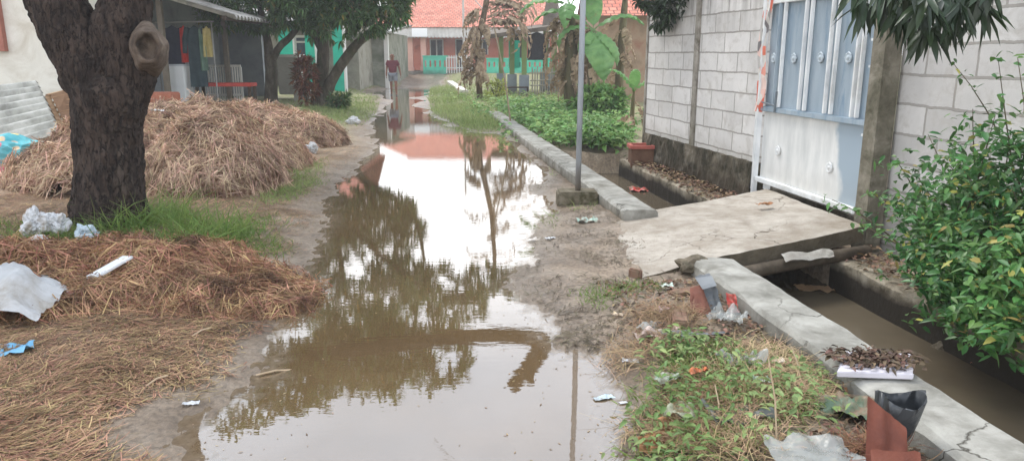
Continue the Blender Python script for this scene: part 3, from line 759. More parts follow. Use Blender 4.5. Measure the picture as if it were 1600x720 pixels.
# ---- the big mango tree in the left foreground
TB = gp(168, 352, .12)
t = thing('mango_tree', 'big dark mango trunk forking low in the left foreground with a sawn off knot', 'tree', TB)
Y0 = TB[1]
def tp(px, py, dy=0): return dp(px, py, Y0 + dy)
V1, F1 = fine_tube([(TB[0] + .0, Y0, -.15), (TB[0] + .01, Y0, .12), tp(171, 300), tp(170, 240), tp(168, 190), tp(174, 140), tp(172, 105)], [.44, .34, .285, .275, .28, .3, .14], 110, 30, .28, 3)
V2, F2 = fine_tube([tp(168, 190), tp(140, 110, .02), tp(106, 45, .04), tp(84, -4, .05), tp(50, -70, .1), tp(0, -170, .2), tp(-60, -300, .3)], [.24, .28, .245, .23, .2, .17, .1], 96, 26, .32, 8)
V3, F3 = fine_tube([tp(176, 190, .0), tp(190, 110, .03), tp(194, 40, .05), tp(198, -10, .05), tp(215, -90, 0), tp(240, -190, .2), tp(230, -330, .3)], [.24, .265, .235, .21, .19, .15, .09], 96, 26, .32, 14)
V, F = merge([(V1, F1), (V2, F2), (V3, F3)]); np_obj('trunk', V, F, bark, t, smooth=True)
# limb over the lane: seen mirrored in the puddle
V4, F4 = fine_tube([tp(206, -55, 0), (-4.15, 8.2, 2.8), (-3.9, 9.6, 2.9), (-2.9, 10.6, 2.86), (-1.6, 10.8, 2.74), (-.5, 11.0, 2.7), (.42, 11.05, 2.78), (.35, 11.1, 3.15), (.0, 11.1, 3.62)], [.15, .15, .15, .14, .13, .125, .15, .14, .11], 40, 10, .25, 21)
V5, F5 = fine_tube([(.34, 11.08, 3.1), (.28, 11.0, 3.3), (.3, 11.0, 3.5)], [.1, .08, .06], 20, 8, .25, 4)
V, F = merge([(V4, F4), (V5, F5)]); np_obj('limb', V, F, bark, t, smooth=True)
# knot: callus ring around a sawn branch
kc = Vector(tp(230, 74, -.26)); kn = Vector((.42, -.88, .05)).normalized(); ku = kn.cross(Vector((0, 0, 1))).normalized(); kv = ku.cross(kn)
mb = MB(); prof = [(.19, -.26), (.15, -.12), (.128, -.02), (.118, .03), (.1, .045), (.088, .03), (.076, -.02), (.07, -.07), (.03, -.075), (.0, -.07)]
Vv, n = [], 40
for i, (r, h) in enumerate(prof):
    for k in range(n):
        a_ = 2 * math.pi * k / n
        q = 1 + .2 * mnoise.noise(Vector((math.cos(a_) * 1.7, math.sin(a_) * 1.7, i * .4))) + .05 * mnoise.noise(Vector((math.cos(a_) * 7, math.sin(a_) * 7, i)))
        Vv.append(kc + ku * (r * .85 * q * math.cos(a_)) + kv * (r * q * math.sin(a_) * 1.12) + kn * h)
mb.add(Vv, [((i - 1) * n + k, (i - 1) * n + (k + 1) % n, i * n + (k + 1) % n, i * n + k) for i in range(1, len(prof)) for k in range(n)])
mb.build('knot', pm('knot_bark', [s(74, 62, 54), s(108, 94, 82), s(134, 120, 106)], 9, .95, .7, 40, stain=(s(70, 60, 52), 5, .5, .68)), t, smooth=True)
cl = [((-2.7, 13.0, 3.7), (1.0, 1.0, .75)), ((-1.85, 12.6, 3.5), (.8, .9, .6)), ((-2.9, 11.4, 3.4), (.9, .9, .55)), ((-2.1, 11.3, 3.3), (.8, .8, .5)), ((-3.3, 10.4, 3.2), (.7, .8, .45)), ((-3.9, 10.6, 3.5), (.8, .8, .5)), ((-1.2, 11.6, 3.35), (.55, .7, .5)), ((-5.6, 7.6, 5.2), (1.8, 1.9, 1.2)), ((-3.6, 8.2, 5.4), (1.7, 1.8, 1.1)), ((-4.4, 6.4, 6.2), (1.8, 1.6, 1.1)), ((-3.2, 9.7, 5.6), (1.0, 1.2, .7)), ((-2.2, 8.3, 4.6), (.9, .9, .6)), ((-1.9, 7.4, 4.45), (.7, .9, .6))]
V, F = crown(cl, 2600, 11, .2, .05, droop=.55); np_obj('crown', V, F, leafm, t)

def small_tree(name, label, base, limbs, clumps, nros, per, L, W, mleaf, mbark, group=None, simple=False, wob=.16):
    t = thing(name, label, 'tree', base, group=group)
    parts = []
    for k, (pts, rad) in enumerate(limbs): parts.append(fine_tube(pts, rad, 16, 7, wob, k * 5 + int(base[0] * 3)))
    V, F = merge(parts); np_obj('trunk', V, F, mbark, t, smooth=True)
    V, F = crown(clumps, nros, per, L, W, droop=.5, simple=simple); np_obj('crown', V, F, mleaf, t)
    return t
# ---- two mango trees further left
D2 = 21.5
b2 = (dp(424, 165, D2)[0], D2, .1)
q = lambda x, y, dy=0: dp(x, y, D2 + dy)
small_tree('mango_tree', 'slim forked tree in front of the dark porch, beside the pale concrete box', b2,
    [([(b2[0], D2, -.1), q(424, 150), q(424, 110), q(422, 85)], [.23, .19, .17, .16]), ([q(422, 92), q(417, 60), q(408, 20), q(396, -50), (b2[0] - .6, D2, 5)], [.14, .11, .09, .07, .04]), ([q(424, 95), q(438, 72, -.2), q(456, 55, -.3), q(474, 20, -.3), q(480, -60)], [.12, .1, .09, .08, .05])],
    [((-7.7, 21.3, 3.0), (1.0, 1.0, .8)), ((-6.6, 21.2, 3.5), (1.1, 1.1, .9)), ((-8.0, 22.2, 4.6), (1.5, 1.4, 1.3)), ((-6.6, 22.0, 5.2), (1.3, 1.4, 1.2)), ((-7.2, 20.8, 2.75), (.6, .7, .45)), ((-7.5, 21.8, 6.0), (1.1, 1.2, .8)), ((-6.6, 20.8, 2.6), (.55, .6, .4))], 1700, 10, .21, .06, leafm, bark2)
b3 = (dp(500, 160, D2)[0], D2 + .3, .1)
small_tree('mango_tree', 'larger mango tree with one slanting limb leaning towards the lane', b3,
    [([(b3[0], D2, -.1), q(498, 150), q(502, 120), q(505, 85), q(503, 40), q(500, 0), q(505, -80), q(510, -160)], [.3, .22, .2, .17, .15, .13, .09, .05]),
     ([q(505, 155), q(522, 120, -.2), q(545, 85, -.4), q(570, 58, -.5), q(604, 40, -.6), q(640, -10, -.6), q(650, -80, -.5)], [.17, .15, .14, .12, .1, .07, .04]),
     ([(-4.75, 20.9, 3.1), (-3.4, 19.6, 3.9), (-1.9, 18, 4.25), (-.3, 17.3, 3.95)], [.1, .08, .06, .03]), ([q(503, 80), q(488, 55), q(470, 35), q(455, -20)], [.1, .08, .07, .05]), ([q(502, 40), q(530, 10), q(560, -40), q(575, -120)], [.09, .08, .06, .04])],
    [((-5.2, 21.0, 3.1), (1.1, 1.0, .75)), ((-4.2, 20.8, 3.2), (1.0, .9, .85)), ((-3.4, 20.9, 2.9), (.6, .7, .62)), ((-4.6, 21.8, 4.6), (1.7, 1.5, 1.3)), ((-5.9, 21.5, 5.2), (1.3, 1.3, 1.2)), ((-3.9, 21.6, 5.6), (1.1, 1.2, 1.0)), ((-5.0, 21.6, 6.5), (1.3, 1.3, .9)), ((-5.7, 20.6, 2.7), (.8, .7, .5)), ((-4.9, 20.5, 2.35), (.7, .6, .4)), ((-3.8, 20.4, 2.45), (.5, .5, .35)), ((-2.9, 20.8, 3.4), (.45, .5, .5)),
     ((-3.0, 19.5, 4.6), (.7, .8, .8)), ((-2.5, 18.6, 4.2), (.5, .6, .5)), ((-4.0, 18.9, 5.2), (1.2, 1.0, 1.0)), ((-1.7, 17.6, 3.95), (.8, .8, .42)), ((-.7, 17.3, 3.75), (.6, .7, .36)), ((.1, 17.2, 3.85), (.45, .55, .3)), ((-1.3, 18, 4.7), (.7, .8, .35)), ((-4.5, 20.5, 2.75), (.9, .7, .5)), ((-5.5, 20.4, 3.0), (.9, .7, .6)), ((-3.2, 20.4, 2.7), (.5, .5, .35))], 2400, 10, .21, .06, leafm, bark2)
# ---- tree leaning over the block wall top
t5 = small_tree('overhanging_tree', 'dark leafy tree spilling over the top of the block wall beside the pier', (2.95, 11.2, 0),
    [([(2.95, 11.2, -.1), (2.9, 11.1, 1.6), (2.7, 10.9, 2.6), (2.5, 10.8, 3.6)], [.1, .09, .07, .04])],
    [((2.28, 10.75, 2.42), (.3, .45, .36)), ((2.16, 10.9, 2.2), (.2, .34, .26)), ((2.02, 11.2, 2.5), (.25, .4, .3)), ((2.7, 10.4, 2.9), (.6, .7, .5)), ((2.6, 10.9, 3.5), (.7, .8, .6)), ((3.3, 10.0, 3.2), (.8, .9, .6))], 1300, 9, .1, .042, leafd, bark2)
# ---- mango branch reaching over the right wall
t6 = small_tree('mango_tree', 'mango tree behind the right wall, its long dark leaves hanging over the wall top', (4.6, 5.6, 0),
    [([(4.6, 5.6, -.1), (4.55, 5.6, 1.5), (4.4, 5.5, 2.6), (4.2, 5.4, 3.8)], [.14, .12, .1, .06]), ([(4.4, 5.5, 2.5), (3.8, 5.3, 2.75), (3.2, 5.1, 2.62), (2.75, 5.0, 2.4)], [.06, .05, .03, .015]), ([(3.6, 5.2, 2.72), (3.2, 4.8, 2.5), (2.95, 4.6, 2.25)], [.03, .02, .012])],
    [((4.3, 5.4, 4.2), (1.2, 1.2, .8)), ((3.9, 5.2, 3.2), (.8, .8, .5))], 180, 10, .2, .052, leafd, bark2)
# hanging rosettes of that tree in view
rp = [dp(p[0], p[1] - 18, p[2]) for p in [(1352, 22, 5.0), (1380, 8, 4.9), (1405, 30, 4.8), (1432, 36, 4.75), (1452, 60, 4.7), (1472, 18, 4.7), (1500, 22, 4.6), (1518, 8, 4.7), (1545, -5, 4.6), (1425, 5, 4.9), (1462, -15, 4.6), (1490, -10, 4.8), (1345, -10, 5.0), (1535, 30, 4.7), (1448, 15, 4.5), (1418, -20, 4.5), (1480, 40, 4.9), (1390, -25, 4.7)]]
P, D = [], []
for p in rp:
    for k in range(13):
        a_ = R.uniform(0, 6.283); e = R.uniform(.15, 1.0)
        P.append(p); D.append((math.cos(a_) * e * 1.0, math.sin(a_) * e, -R.uniform(.3, 1.05)))
V, F = leaves(P, D, _norm(rdir(len(P)) * .4 + np.array([0, -.5, .8])), rng.uniform(.14, .24, len(P)), rng.uniform(.038, .052, len(P)), bend=.3, fold=.18)
np_obj('hanging_leaves', V, F, leafd, t6)

# ================================================================== banana plants
ban_l = pm('banana_leaf', [s(84, 126, 70), s(112, 156, 92), s(138, 178, 108)], 3, .45, .15, transl=.35, spec=.35, stain=(s(130, 120, 70), 3.5, .6, .78), aniso=(1, 1, 1))
ban_dry = pm('dry_banana_leaf', [s(132, 112, 90), s(172, 150, 124), s(200, 180, 154)], 6, .9, .4, transl=.2, stain=(s(100, 84, 66), 5, .5, .7))
ban_st = pm('banana_stem', [s(84, 84, 56), s(112, 104, 76), s(80, 66, 50)], 5, .8, .4, aniso=(2, 2, .4))
def ban_leaf(base, az, rise, L, W, droop, tear=.25, seed=0, twist=0):
    """one banana blade arching out of base"""
    rn = random.Random(seed); n, m = 26, 5
    cx, cy, cz = base; V = []; F = []; pos = Vector(base); ang = rise
    dh = Vector((math.cos(az), math.sin(az), 0)); side = Vector((-math.sin(az), math.cos(az), 0))
    for i in range(n + 1):
        t = i / n
        dirv = dh * math.cos(ang) + Vector((0, 0, math.sin(ang))); up = -dh * math.sin(ang) + Vector((0, 0, math.cos(ang)))
        wv = W * (math.sin(math.pi * min(1, max(0, (t - .1) / .9) ** .75)) ** .7 if t > .1 else .02) + .012
        for k in range(-m, m + 1):
            f = k / m
            sag = -.35 * abs(f) ** 1.6 * wv + .03 * math.sin(i * 1.9 + f * 3)
            V.append(pos + side * (f * wv * .5 * math.cos(twist)) + up * (sag * .6 + f * wv * .5 * math.sin(twist)))
        pos = pos + dirv * (L / n); ang -= droop / n * (0.5 + 1.4 * t)
    c = 2 * m + 1
    for i in range(n):
        tl = rn.random() < tear; tr = rn.random() < tear
        for k in range(2 * m):
            if (k < m - 1 and tl) or (k > m and tr): continue
            F.append((i * c + k, (i + 1) * c + k, (i + 1) * c + k + 1, i * c + k + 1))
    return V, F
def hang_strip(base, az, L, W, seed):
    return ban_leaf(base, az, -.3, L, W, 1.5, .2, seed, .4)
def banana(label, base, h, lean, leafspec, ndry, seed, group='banana plants in the green patch', r0=.13):
    t = thing('banana_plant', label, 'banana plant', base, group=group)
    rn = random.Random(seed); bx, by, bz = base
    top = (bx + lean[0], by + lean[1], bz + h)
    pts = [(bx + lean[0] * k * k, by + lean[1] * k * k, bz + h * k) for k in (-.02, .3, .6, .85, 1)]
    mb = MB(); mb.tube(pts, [r0, r0 * .9, r0 * .8, r0 * .65, r0 * .4], 14, wob=.2, seed=seed); mb.build('stem', ban_st, t, smooth=True)
    for k, (az, rise, L, W, dr) in enumerate(leafspec):
        mb = MB(); mb.add(*ban_leaf(top, az, rise, L, W, dr, .03, seed * 31 + k)); mb.build('leaf', ban_l, t, smooth=True)
    if ndry:
        mb = MB()
        for k in range(ndry):
            f = rn.uniform(.35, .98); p = (bx + lean[0] * f * f, by + lean[1] * f * f, bz + h * f)
            mb.add(*hang_strip(p, rn.uniform(0, 6.28), rn.uniform(.5, 1.2) * min(1.3, .5 + h * f * .4), rn.uniform(.12, .26), seed * 77 + k))
        mb.build('dry_leaves', ban_dry, t, smooth=True)
    return t
YB = 19.0
bx = lambda px, Y=YB: dp(px, 100, Y)[0]
banana('banana plant wrapped in dead brown leaves, just left of the grey pole', (bx(893), YB, .05), 2.7, (-.05, 0), [(2.9, .5, 1.5, .42, 1.5), (3.6, .9, 1.7, .42, 1.2), (4.5, .2, 1.3, .4, 1.7), (2.2, 1.1, 1.8, .45, 1.1), (.4, 1.0, 1.8, .45, 1.2), (5.4, .9, 1.6, .42, 1.6)], 60, 3, r0=.2)
banana('banana plant with broad green blades hanging behind the grey pole', (bx(925, 18.6), 18.6, .05), 2.1, (.0, -.1), [(5.0, -.45, 1.5, .74, 1.3), (5.75, -.2, 1.2, .55, 1.6), (3.3, .5, 1.4, .4, 2.6), (1.5, 1.2, 1.7, .45, .9), (.2, .8, 1.5, .4, 1.6), (4.1, -.2, 1.0, .34, 1.6), (2.9, .9, 1.8, .45, 1.8)], 12, 5)
banana('taller banana plant with a brown stem near the corner of the block wall', (bx(968, 19.6), 19.6, .05), 3.1, (.1, 0), [(.3, .9, 1.7, .45, 1.4), (2.0, 1.1, 1.8, .45, 1.1), (4.0, .8, 1.8, .42, 1.9), (5.2, .7, 1.6, .42, 1.9), (3.1, .6, 1.7, .42, 1.6)], 9, 9)
banana('young banana plant with yellow green leaves touching the wall corner', (bx(990, 14.2), 14.2, .02), .9, (.02, 0), [(4.6, 1.1, .8, .2, 1.2), (5.6, .9, .7, .18, 1.5), (3.3, 1.2, .7, .18, 1.2)], 5, 13, r0=.05)
# dead, dry one that arches over
YD = 26.5
t = thing('dead_banana_plant', 'dead brown banana plant with withered leaves arching right over the kerb', 'banana plant', (bx(750, YD), YD, .1))
q = lambda x, y: dp(x, y, YD)
mb = MB(); mb.tube([(bx(750, YD), YD, -.05), q(747, 110), q(748, 60), q(756, 25), q(766, -30), q(770, -110), q(768, -190)], [.13, .11, .1, .1, .09, .07, .04], 12, wob=.3, seed=3); mb.build('stem', pm('dead_stem', [s(84, 68, 54), s(120, 102, 82), s(62, 52, 42)], 6, .9, .5), t, smooth=True)
mb = MB(); rn = random.Random(5)
for k in range(54):
    p = q(749 + rn.uniform(-9, 7), rn.uniform(12, 112)); mb.add(*hang_strip(p, rn.uniform(2.2, 5.4), rn.uniform(.6, 1.3), rn.uniform(.12, .26), 900 + k))
for k in range(26):
    mb.add(*ban_leaf(q(752 + k * .7, 24 + rn.uniform(-30, 24)), rn.uniform(-.4, .35), rn.uniform(.3, .9), rn.uniform(1.5, 2.4), .34, rn.uniform(2.0, 2.9), .4, 950 + k, .3))
for k in range(16):
    mb.add(*ban_leaf(q(766 + rn.uniform(-6, 6), -20 - rn.uniform(0, 150)), rn.uniform(0, 6.28), rn.uniform(.1, 1.0), rn.uniform(1.0, 1.7), .24, rn.uniform(1.6, 2.6), .35, 990 + k, .3))
mb.build('dry_leaves', ban_dry, t, smooth=True)

# ================================================================== the pole
t = thing('metal_pole', 'tall thin grey metal pole rising from a mossy concrete block at the kerb', 'pole', (.72, 7.98, 0))
mb = MB(); mb.tube([(.715, 7.98, .1), (.73, 7.98, 2.2), (.70, 8.0, 4.2), (.66, 8.02, 6.4)], .03, 12); mb.build('shaft', pm('galvanised_pole', [s(134, 140, 146), s(160, 166, 172), s(172, 176, 180)], 6, .55, .1, aniso=(1, 1, .3), grime=(s(110, 96, 78), .1, .5)), t, smooth=True)
mb = MB(); mb.bar((.55, 8.02, 5.5), (.9, 8.0, 5.5), .03); mb.tube([(.82, 8, 5.5), (.82, 8, 5.62)], .03, 8); mb.build('crossbar', MATS['galvanised_pole'], t)
mb = MB()
def blkf(u, v): return (0, 0, 0)
x0, x1, y0, y1 = .485, .925, 7.83, 8.12
mb.box(x0, x1, y0, y1, -.06, .165)
o = mb.build('concrete_base', pm('block_mossy', [s(78, 72, 58), s(112, 104, 88), s(138, 130, 114)], 8, .95, .6, 26, stain=(s(70, 66, 44), 6, .45, .6)), t, bevel=.02)
mb = MB(); mb.tube([(.66, 8.02, 6.2), (.2, 8.9, 5.4), (-.4, 10.2, 5.1), (-1.5, 13, 5.6)], .006, 5)
tag(mb.build('cable', pm('black_cable', [s(30, 30, 30), s(48, 48, 48)], 9, .6), base=(.66, 8.02, 6.2)), 'thin black cable slung from the top of the grey pole', 'cable')
# thin leaning bamboo stick
mb = MB(); mb.tube([(dp(799, 182, 16.6)[0], 16.6, .0), dp(790, 130, 16.9), dp(778, 70, 17.2), dp(765, 10, 17.5)], [.02, .018, .016, .012], 6)
tag(mb.build('bamboo_stick', pm('dry_bamboo', [s(120, 106, 84), s(150, 136, 112)], 9, .8), base=(dp(799, 182, 16.6)[0], 16.6, 0)), 'thin brown bamboo stick leaning left behind the long kerb', 'stick')

# ================================================================== straw heaps
strawm = pm('dry_straw', [s(146, 116, 94), s(184, 154, 128), s(208, 182, 156), s(164, 132, 108)], 1.6, .85, 0, stain=(s(112, 86, 68), 1.7, .5, .66), island=.45, transl=.12, spec=.2)
strawbase = pm('straw_mat', [s(70, 50, 36), s(112, 84, 62), s(146, 112, 84), s(96, 68, 48)], 9, .95, .9, 40, aniso=(1, 1.6, 1))
strawwet = pm('wet_straw', [s(116, 82, 60), s(160, 122, 92), s(192, 156, 120), s(134, 98, 70)], 1.6, .8, 0, stain=(s(92, 70, 54), 2.0, .5, .66), island=.5, transl=.1, spec=.2)
def heap(name, label, lumps, n, L, W, msd, wild=.5, flow=1.0, group=None, seedv=0, base_m=None):
    """mound of straw: lumps [(x,y,rx,ry,h,pow)] over the ground"""
    x0 = min(l[0] - l[2] for l in lumps); x1 = max(l[0] + l[2] for l in lumps); y0 = min(l[1] - l[3] for l in lumps); y1 = max(l[1] + l[3] for l in lumps)
    def H(x, y):
        g0 = ground_h(x, y); h = np.zeros_like(x)
        for (cx, cy, rx, ry, hh, pw) in lumps:
            r = np.hypot((x - cx) / rx, (y - cy) / ry) * (1 + .35 * (fbm(x * 1.5, y * 1.5, seed=seedv + 3) - .5))
            h = np.maximum(h, hh * np.clip(1 - r ** pw, 0, None))
        h = h * (1 + .8 * (fbm(x * 2.0, y * 2.0, seed=seedv + 1) - .5)) + (h > .01) * .2 * (fbm(x * 6, y * 6, seed=seedv + 2) - .5)
        return np.where(h > .004, g0 + h, g0 - .12)
    nx, ny = 110, 90
    X, Yg = np.meshgrid(np.linspace(x0, x1, nx), np.linspace(y0, y1, ny)); Z = H(X.ravel(), Yg.ravel())
    a = (np.arange(ny - 1)[:, None] * nx + np.arange(nx - 1)[None]).ravel()
    VB = np.stack([X.ravel(), Yg.ravel(), Z], 1); FB = [np.stack([a, a + 1, a + nx + 1, a + nx], 1)]
    px = rng.uniform(x0, x1, n * 3); py = rng.uniform(y0, y1, n * 3); pz = H(px, py); gg = ground_h(px, py)
    k = np.where(pz > gg - .02)[0][:n]; px, py, pz = px[k], py[k], pz[k]; m = len(px)
    e = .06; gx = (H(px + e, py) - H(px - e, py)) / (2 * e); gy = (H(px, py + e) - H(px, py - e)) / (2 * e)
    gx, gy = np.clip(gx, -2, 2), np.clip(gy, -2, 2)
    ang = np.arctan2(-gy, -gx) + rng.normal(0, 1.0 / max(flow, .05), m); ang = np.where(rng.random(m) < .25, rng.uniform(0, 6.28, m), ang)
    # bundles share a direction
    ang = ang + (fbm(px * 3, py * 3, seed=seedv + 9) - .5) * 3.0
    dx, dy = np.cos(ang), np.sin(ang); dz = gx * dx + gy * dy
    D = np.stack([dx, dy, dz + rng.normal(.1, .22 * wild, m)], 1)
    N = _norm(np.stack([-gx, -gy, np.ones(m)], 1))
    Ls = L * rng.uniform(.35, 1.25, m)
    P = np.stack([px, py, pz], 1) + N * rng.uniform(-.01, .05, m)[:, None]
    P = P - _norm(D) * (Ls * .5)[:, None]
    cv = rdir(m) * (Ls * .16)[:, None] - np.array([0, 0, 1.0]) * (Ls * .14)[:, None]
    VS, FS = strands(P, D, Ls, W * rng.uniform(.45, 2.0, m), cv, up=_norm(N + rdir(m) * .8), seg=3, taper=.5)
    V = np.concatenate([VB, VS]); F = [FB[0], FS[0] + len(VB)]
    mi = np.concatenate([np.zeros(len(FB[0])), np.ones(len(FS[0]))])
    cx = sum(l[0] for l in lumps) / len(lumps); cy = sum(l[1] for l in lumps) / len(lumps)
    o = np_obj(name, V, F, [base_m or strawbase, msd], base=(cx, cy, 0), midx=mi)
    return tag(o, label, 'hay heap', group)
heap('straw_heap', 'big brown straw heap piled behind the dark tree trunk', [(-4.7, 8.9, 1.15, 1.4, .58, 2.2), (-3.6, 8.75, .95, 1.1, .62, 2.6), (-4.25, 10.2, 1.35, 1.5, .62, 2.2), (-5.3, 9.3, .75, 1.1, .42, 2)], 30000, .36, .0075, strawm, .8, 1.1, seedv=3)
heap('straw_heap', 'smaller pale straw heap spreading toward the puddle behind the big heap', [(-4.7, 13.6, 1.5, 1.6, .52, 2.2), (-5.7, 13.2, 1.4, 1.6, .5, 2.2), (-3.8, 13.1, .85, 1.0, .42, 2.4)], 15000, .4, .0085, strawm, .8, 1.0, seedv=41)
heap('straw_heap', 'low flattened straw heap in the left foreground with a white strip on it', [(-2.6, 4.95, 1.0, .85, .19, 1.2), (-3.2, 4.7, 1.0, .9, .18, 1.2), (-2.05, 4.8, .75, .7, .09, 1.1)], 14000, .24, .0045, strawwet, .5, .4, seedv=77)
# flattened wet straw all over the left bank, nobody could count it
def scatter_straw(name, n, region, L, W, msd, dens=None, lab=None):
    px = rng.uniform(region[0], region[1], n); py = region[2] * (region[3] / region[2]) ** rng.random(n)
    if dens is not None:
        k = rng.random(n) < dens(px, py); px, py = px[k], py[k]
    pz = ground_h(px, py); k = pz > .004; px, py, pz = px[k], py[k], pz[k]; m = len(px)
    ang = (fbm(px * 2, py * 2, seed=6) - .5) * 9 + rng.normal(0, .9, m)
    D = np.stack([np.cos(ang), np.sin(ang), rng.normal(.03, .10, m)], 1); Ls = L * rng.uniform(.3, 1.3, m)
    V, F = strands(np.stack([px, py, pz + rng.uniform(.0, .012, m)], 1), D, Ls, W * rng.uniform(.5, 1.5, m), rdir(m) * (Ls * .22)[:, None] * np.array([1, 1, .15]), seg=3, taper=.4)
    V[:, 2] = np.maximum(V[:, 2], .002)
    return tag(np_obj(name, V, F, msd), kind='stuff')
def d_left(x, y):
    sdp = poly_sd(x, y, PUD); lf = x < (-.6 - .1 * (y - 5))
    return lf * np.clip((sdp - .1 + (fbm(x * 3, y * 3, seed=12) - .5) * .7) * 2.2, 0, 1) * np.clip(fbm(x * 1.7, y * 1.7, seed=8) * 2.4 - .35, .15, 1)
strawgrd = pm('trodden_straw', [s(104, 80, 58), s(150, 120, 90), s(184, 154, 118), s(122, 96, 70)], 1.1, .8, 0, island=.55, transl=.1, spec=.2)
scatter_straw('loose_straw', 130000, (-3.7, -.6, 1.9, 5.6), .09, .0042, strawgrd, lambda x, y: np.clip(d_left(x, y) * 1.6, 0, 1))
scatter_straw('loose_straw', 70000, (-5.2, -.6, 5, 13), .085, .0042, strawgrd, d_left)
darkst = pm('rotten_straw', [s(62, 54, 44), s(100, 90, 72), s(130, 120, 98)], 2, .8, 0, island=.45)
scatter_straw('rotting_straw', 80000, (-4.6, -.6, 1.9, 9), .05, .0045, darkst, lambda x, y: d_left(x, y) * .9 + .0)
scatter_straw('plant_scraps', 45000, (-.4, 1.6, 2.0, 13), .06, .0055, darkst, lambda x, y: (x < kerb_out(y)) * np.clip(fbm(x * 3, y * 3, seed=15) * 3 - 1.1, 0, 1) * (x > -.4))

# ================================================================== grass
grassm = pm('grass_blade', [s(86, 112, 54), s(114, 140, 72), s(142, 158, 94)], 1.3, .6, 0, island=.35, transl=.35, spec=.25)
grassy = pm('pale_grass', [s(124, 144, 82), s(150, 166, 106), s(172, 180, 128)], .5, .6, 0, island=.3, transl=.3, spec=.2)
def grass(name, pts, hgt, wid, m, lean=.5, seg=3):
    pts = np.asarray(pts); n = len(pts); z = ground_h(pts[:, 0], pts[:, 1]); k = z > -.25; pts, z = pts[k], z[k]; n = len(pts)
    D = _norm(np.stack([rng.normal(0, lean, n), rng.normal(0, lean, n), np.ones(n)], 1)); L = hgt * rng.uniform(.45, 1.25, n)
    cv = np.stack([rng.normal(0, .35, n), rng.normal(0, .35, n), -np.abs(rng.normal(.1, .25, n))], 1) * L[:, None]
    V, F = strands(np.stack([pts[:, 0], pts[:, 1], z - .01], 1), D, L, wid * rng.uniform(.6, 1.3, n), cv, up=_norm(rdir(n, -.3, .3)), seg=seg, taper=.85)
    return V, F
def spots(n, cx, cy, rx, ry, dens=None):
    a = rng.uniform(0, 6.283, n); r = np.sqrt(rng.random(n)) * (1 + .3 * rng.normal(0, 1, n).clip(-1, 1))
    p = np.stack([cx + np.cos(a) * r * rx, cy + np.sin(a) * r * ry], 1)
    if dens: p = p[rng.random(len(p)) < dens(p[:, 0], p[:, 1])]
    return p
grassl = pm('bright_grass', [s(108, 136, 70), s(142, 166, 96), s(168, 186, 122)], 1.3, .6, 0, island=.3, transl=.35, spec=.25)
pa = []
for (x, y) in [(265, 350), (235, 352), (300, 365), (330, 378), (200, 368), (285, 390), (350, 370), (180, 352)]:
    c = gp(x, y, .1); pa.append(grass('', spots(190, c[0], c[1], .22, .3), .34, .011, grassl, .6))
for (x, y) in [(380, 365), (395, 345), (340, 395), (255, 385), (150, 372), (60, 382), (20, 372), (110, 375), (410, 380), (300, 410)]:
    c = gp(x, y, .1); pa.append(grass('', spots(300, c[0], c[1], .24, .34), .12, .007, grassm, .6))
V, F = merge(pa); tag(np_obj('grass', V, F, grassm), kind='stuff')
pa = []
for (x, y, rx, ry, n) in [(462, 285, .25, .9, 900), (440, 300, .2, .7, 500), (480, 262, .2, .8, 400)]:
    c = gp(x, y, .1); pa.append(grass('', spots(n, c[0], c[1], rx, ry), .11, .008, grassm, .6))
# lawn beyond the heaps, both sides
for (x, y, rx, ry, n, h) in [(540, 178, 1.5, 3.0, 2600, .12), (480, 182, 1.2, 2.5, 1500, .15), (570, 160, 1.2, 4, 1800, .14), (520, 165, 1.5, 3, 1500, .14), (600, 138, 1.6, 5, 1400, .16)]:
    c = gp(x, y, .1); pa.append(grass('', spots(n, c[0], c[1], rx, ry, lambda u, v: (poly_sd(u, v, PUD) > .25) * 1.0), h, .014, grassm, .6, 2))
V, F = merge(pa); tag(np_obj('lawn_grass', V, F, grassy), kind='stuff')
pa = []
def right_verge(n, y0, y1, x0, x1, h, w):
    y = y0 * (y1 / y0) ** rng.random(n); x = kerb_out(y) + rng.uniform(x0, x1, n)
    k = (poly_sd(x, y, PUD) > .12) & (fbm(x * 1.2, y * .8, seed=44) > .38 - .1 * (y > 17)); p = np.stack([x, y], 1)[k]
    return grass('', p, h, w, grassm, .45, 2)
pa += [right_verge(9000, 16, 36, -2.2, -.05, .26, .016), right_verge(1200, 11.5, 17, -1.3, -.05, .12, .012), right_verge(500, 7.5, 12, -.35, -.02, .09, .009), right_verge(6000, 17, 44, -.2, 3.2, .17, .018)]
V, F = merge(pa); tag(np_obj('verge_grass', V, F, grassy), kind='stuff')
# weeds in the foreground right
pa = []
for (x, y, rx, ry, n, h) in [(945, 455, .2, .22, 350, .08), (1000, 448, .18, .16, 200, .08), (1110, 575, .22, .22, 700, .12), (1060, 600, .2, .25, 450, .12), (1180, 560, .3, .14, 300, .09), (1190, 640, .25, .22, 300, .12), (1250, 560, .25, .1, 260, .1), (1230, 600, .2, .15, 200, .1), (1130, 650, .25, .2, 350, .12), (1040, 660, .15, .25, 200, .1), (1100, 700, .3, .15, 300, .12), (860, 330, .1, .5, 100, .07)]:
    c = gp(x, y, .08); p = spots(n, c[0], c[1], rx, ry); p = p[p[:, 0] < kerb_out(p[:, 1]) - .02]; pa.append(grass('', p, h, .006, grassm, .7))
V, F = merge(pa); tag(np_obj('weed_grass', V, F, grassm), kind='stuff')
weedl = pm('weed_leaf', [s(84, 108, 60), s(112, 138, 80), s(138, 158, 102), s(158, 150, 112)], 2, .55, 0, island=.35, transl=.3)
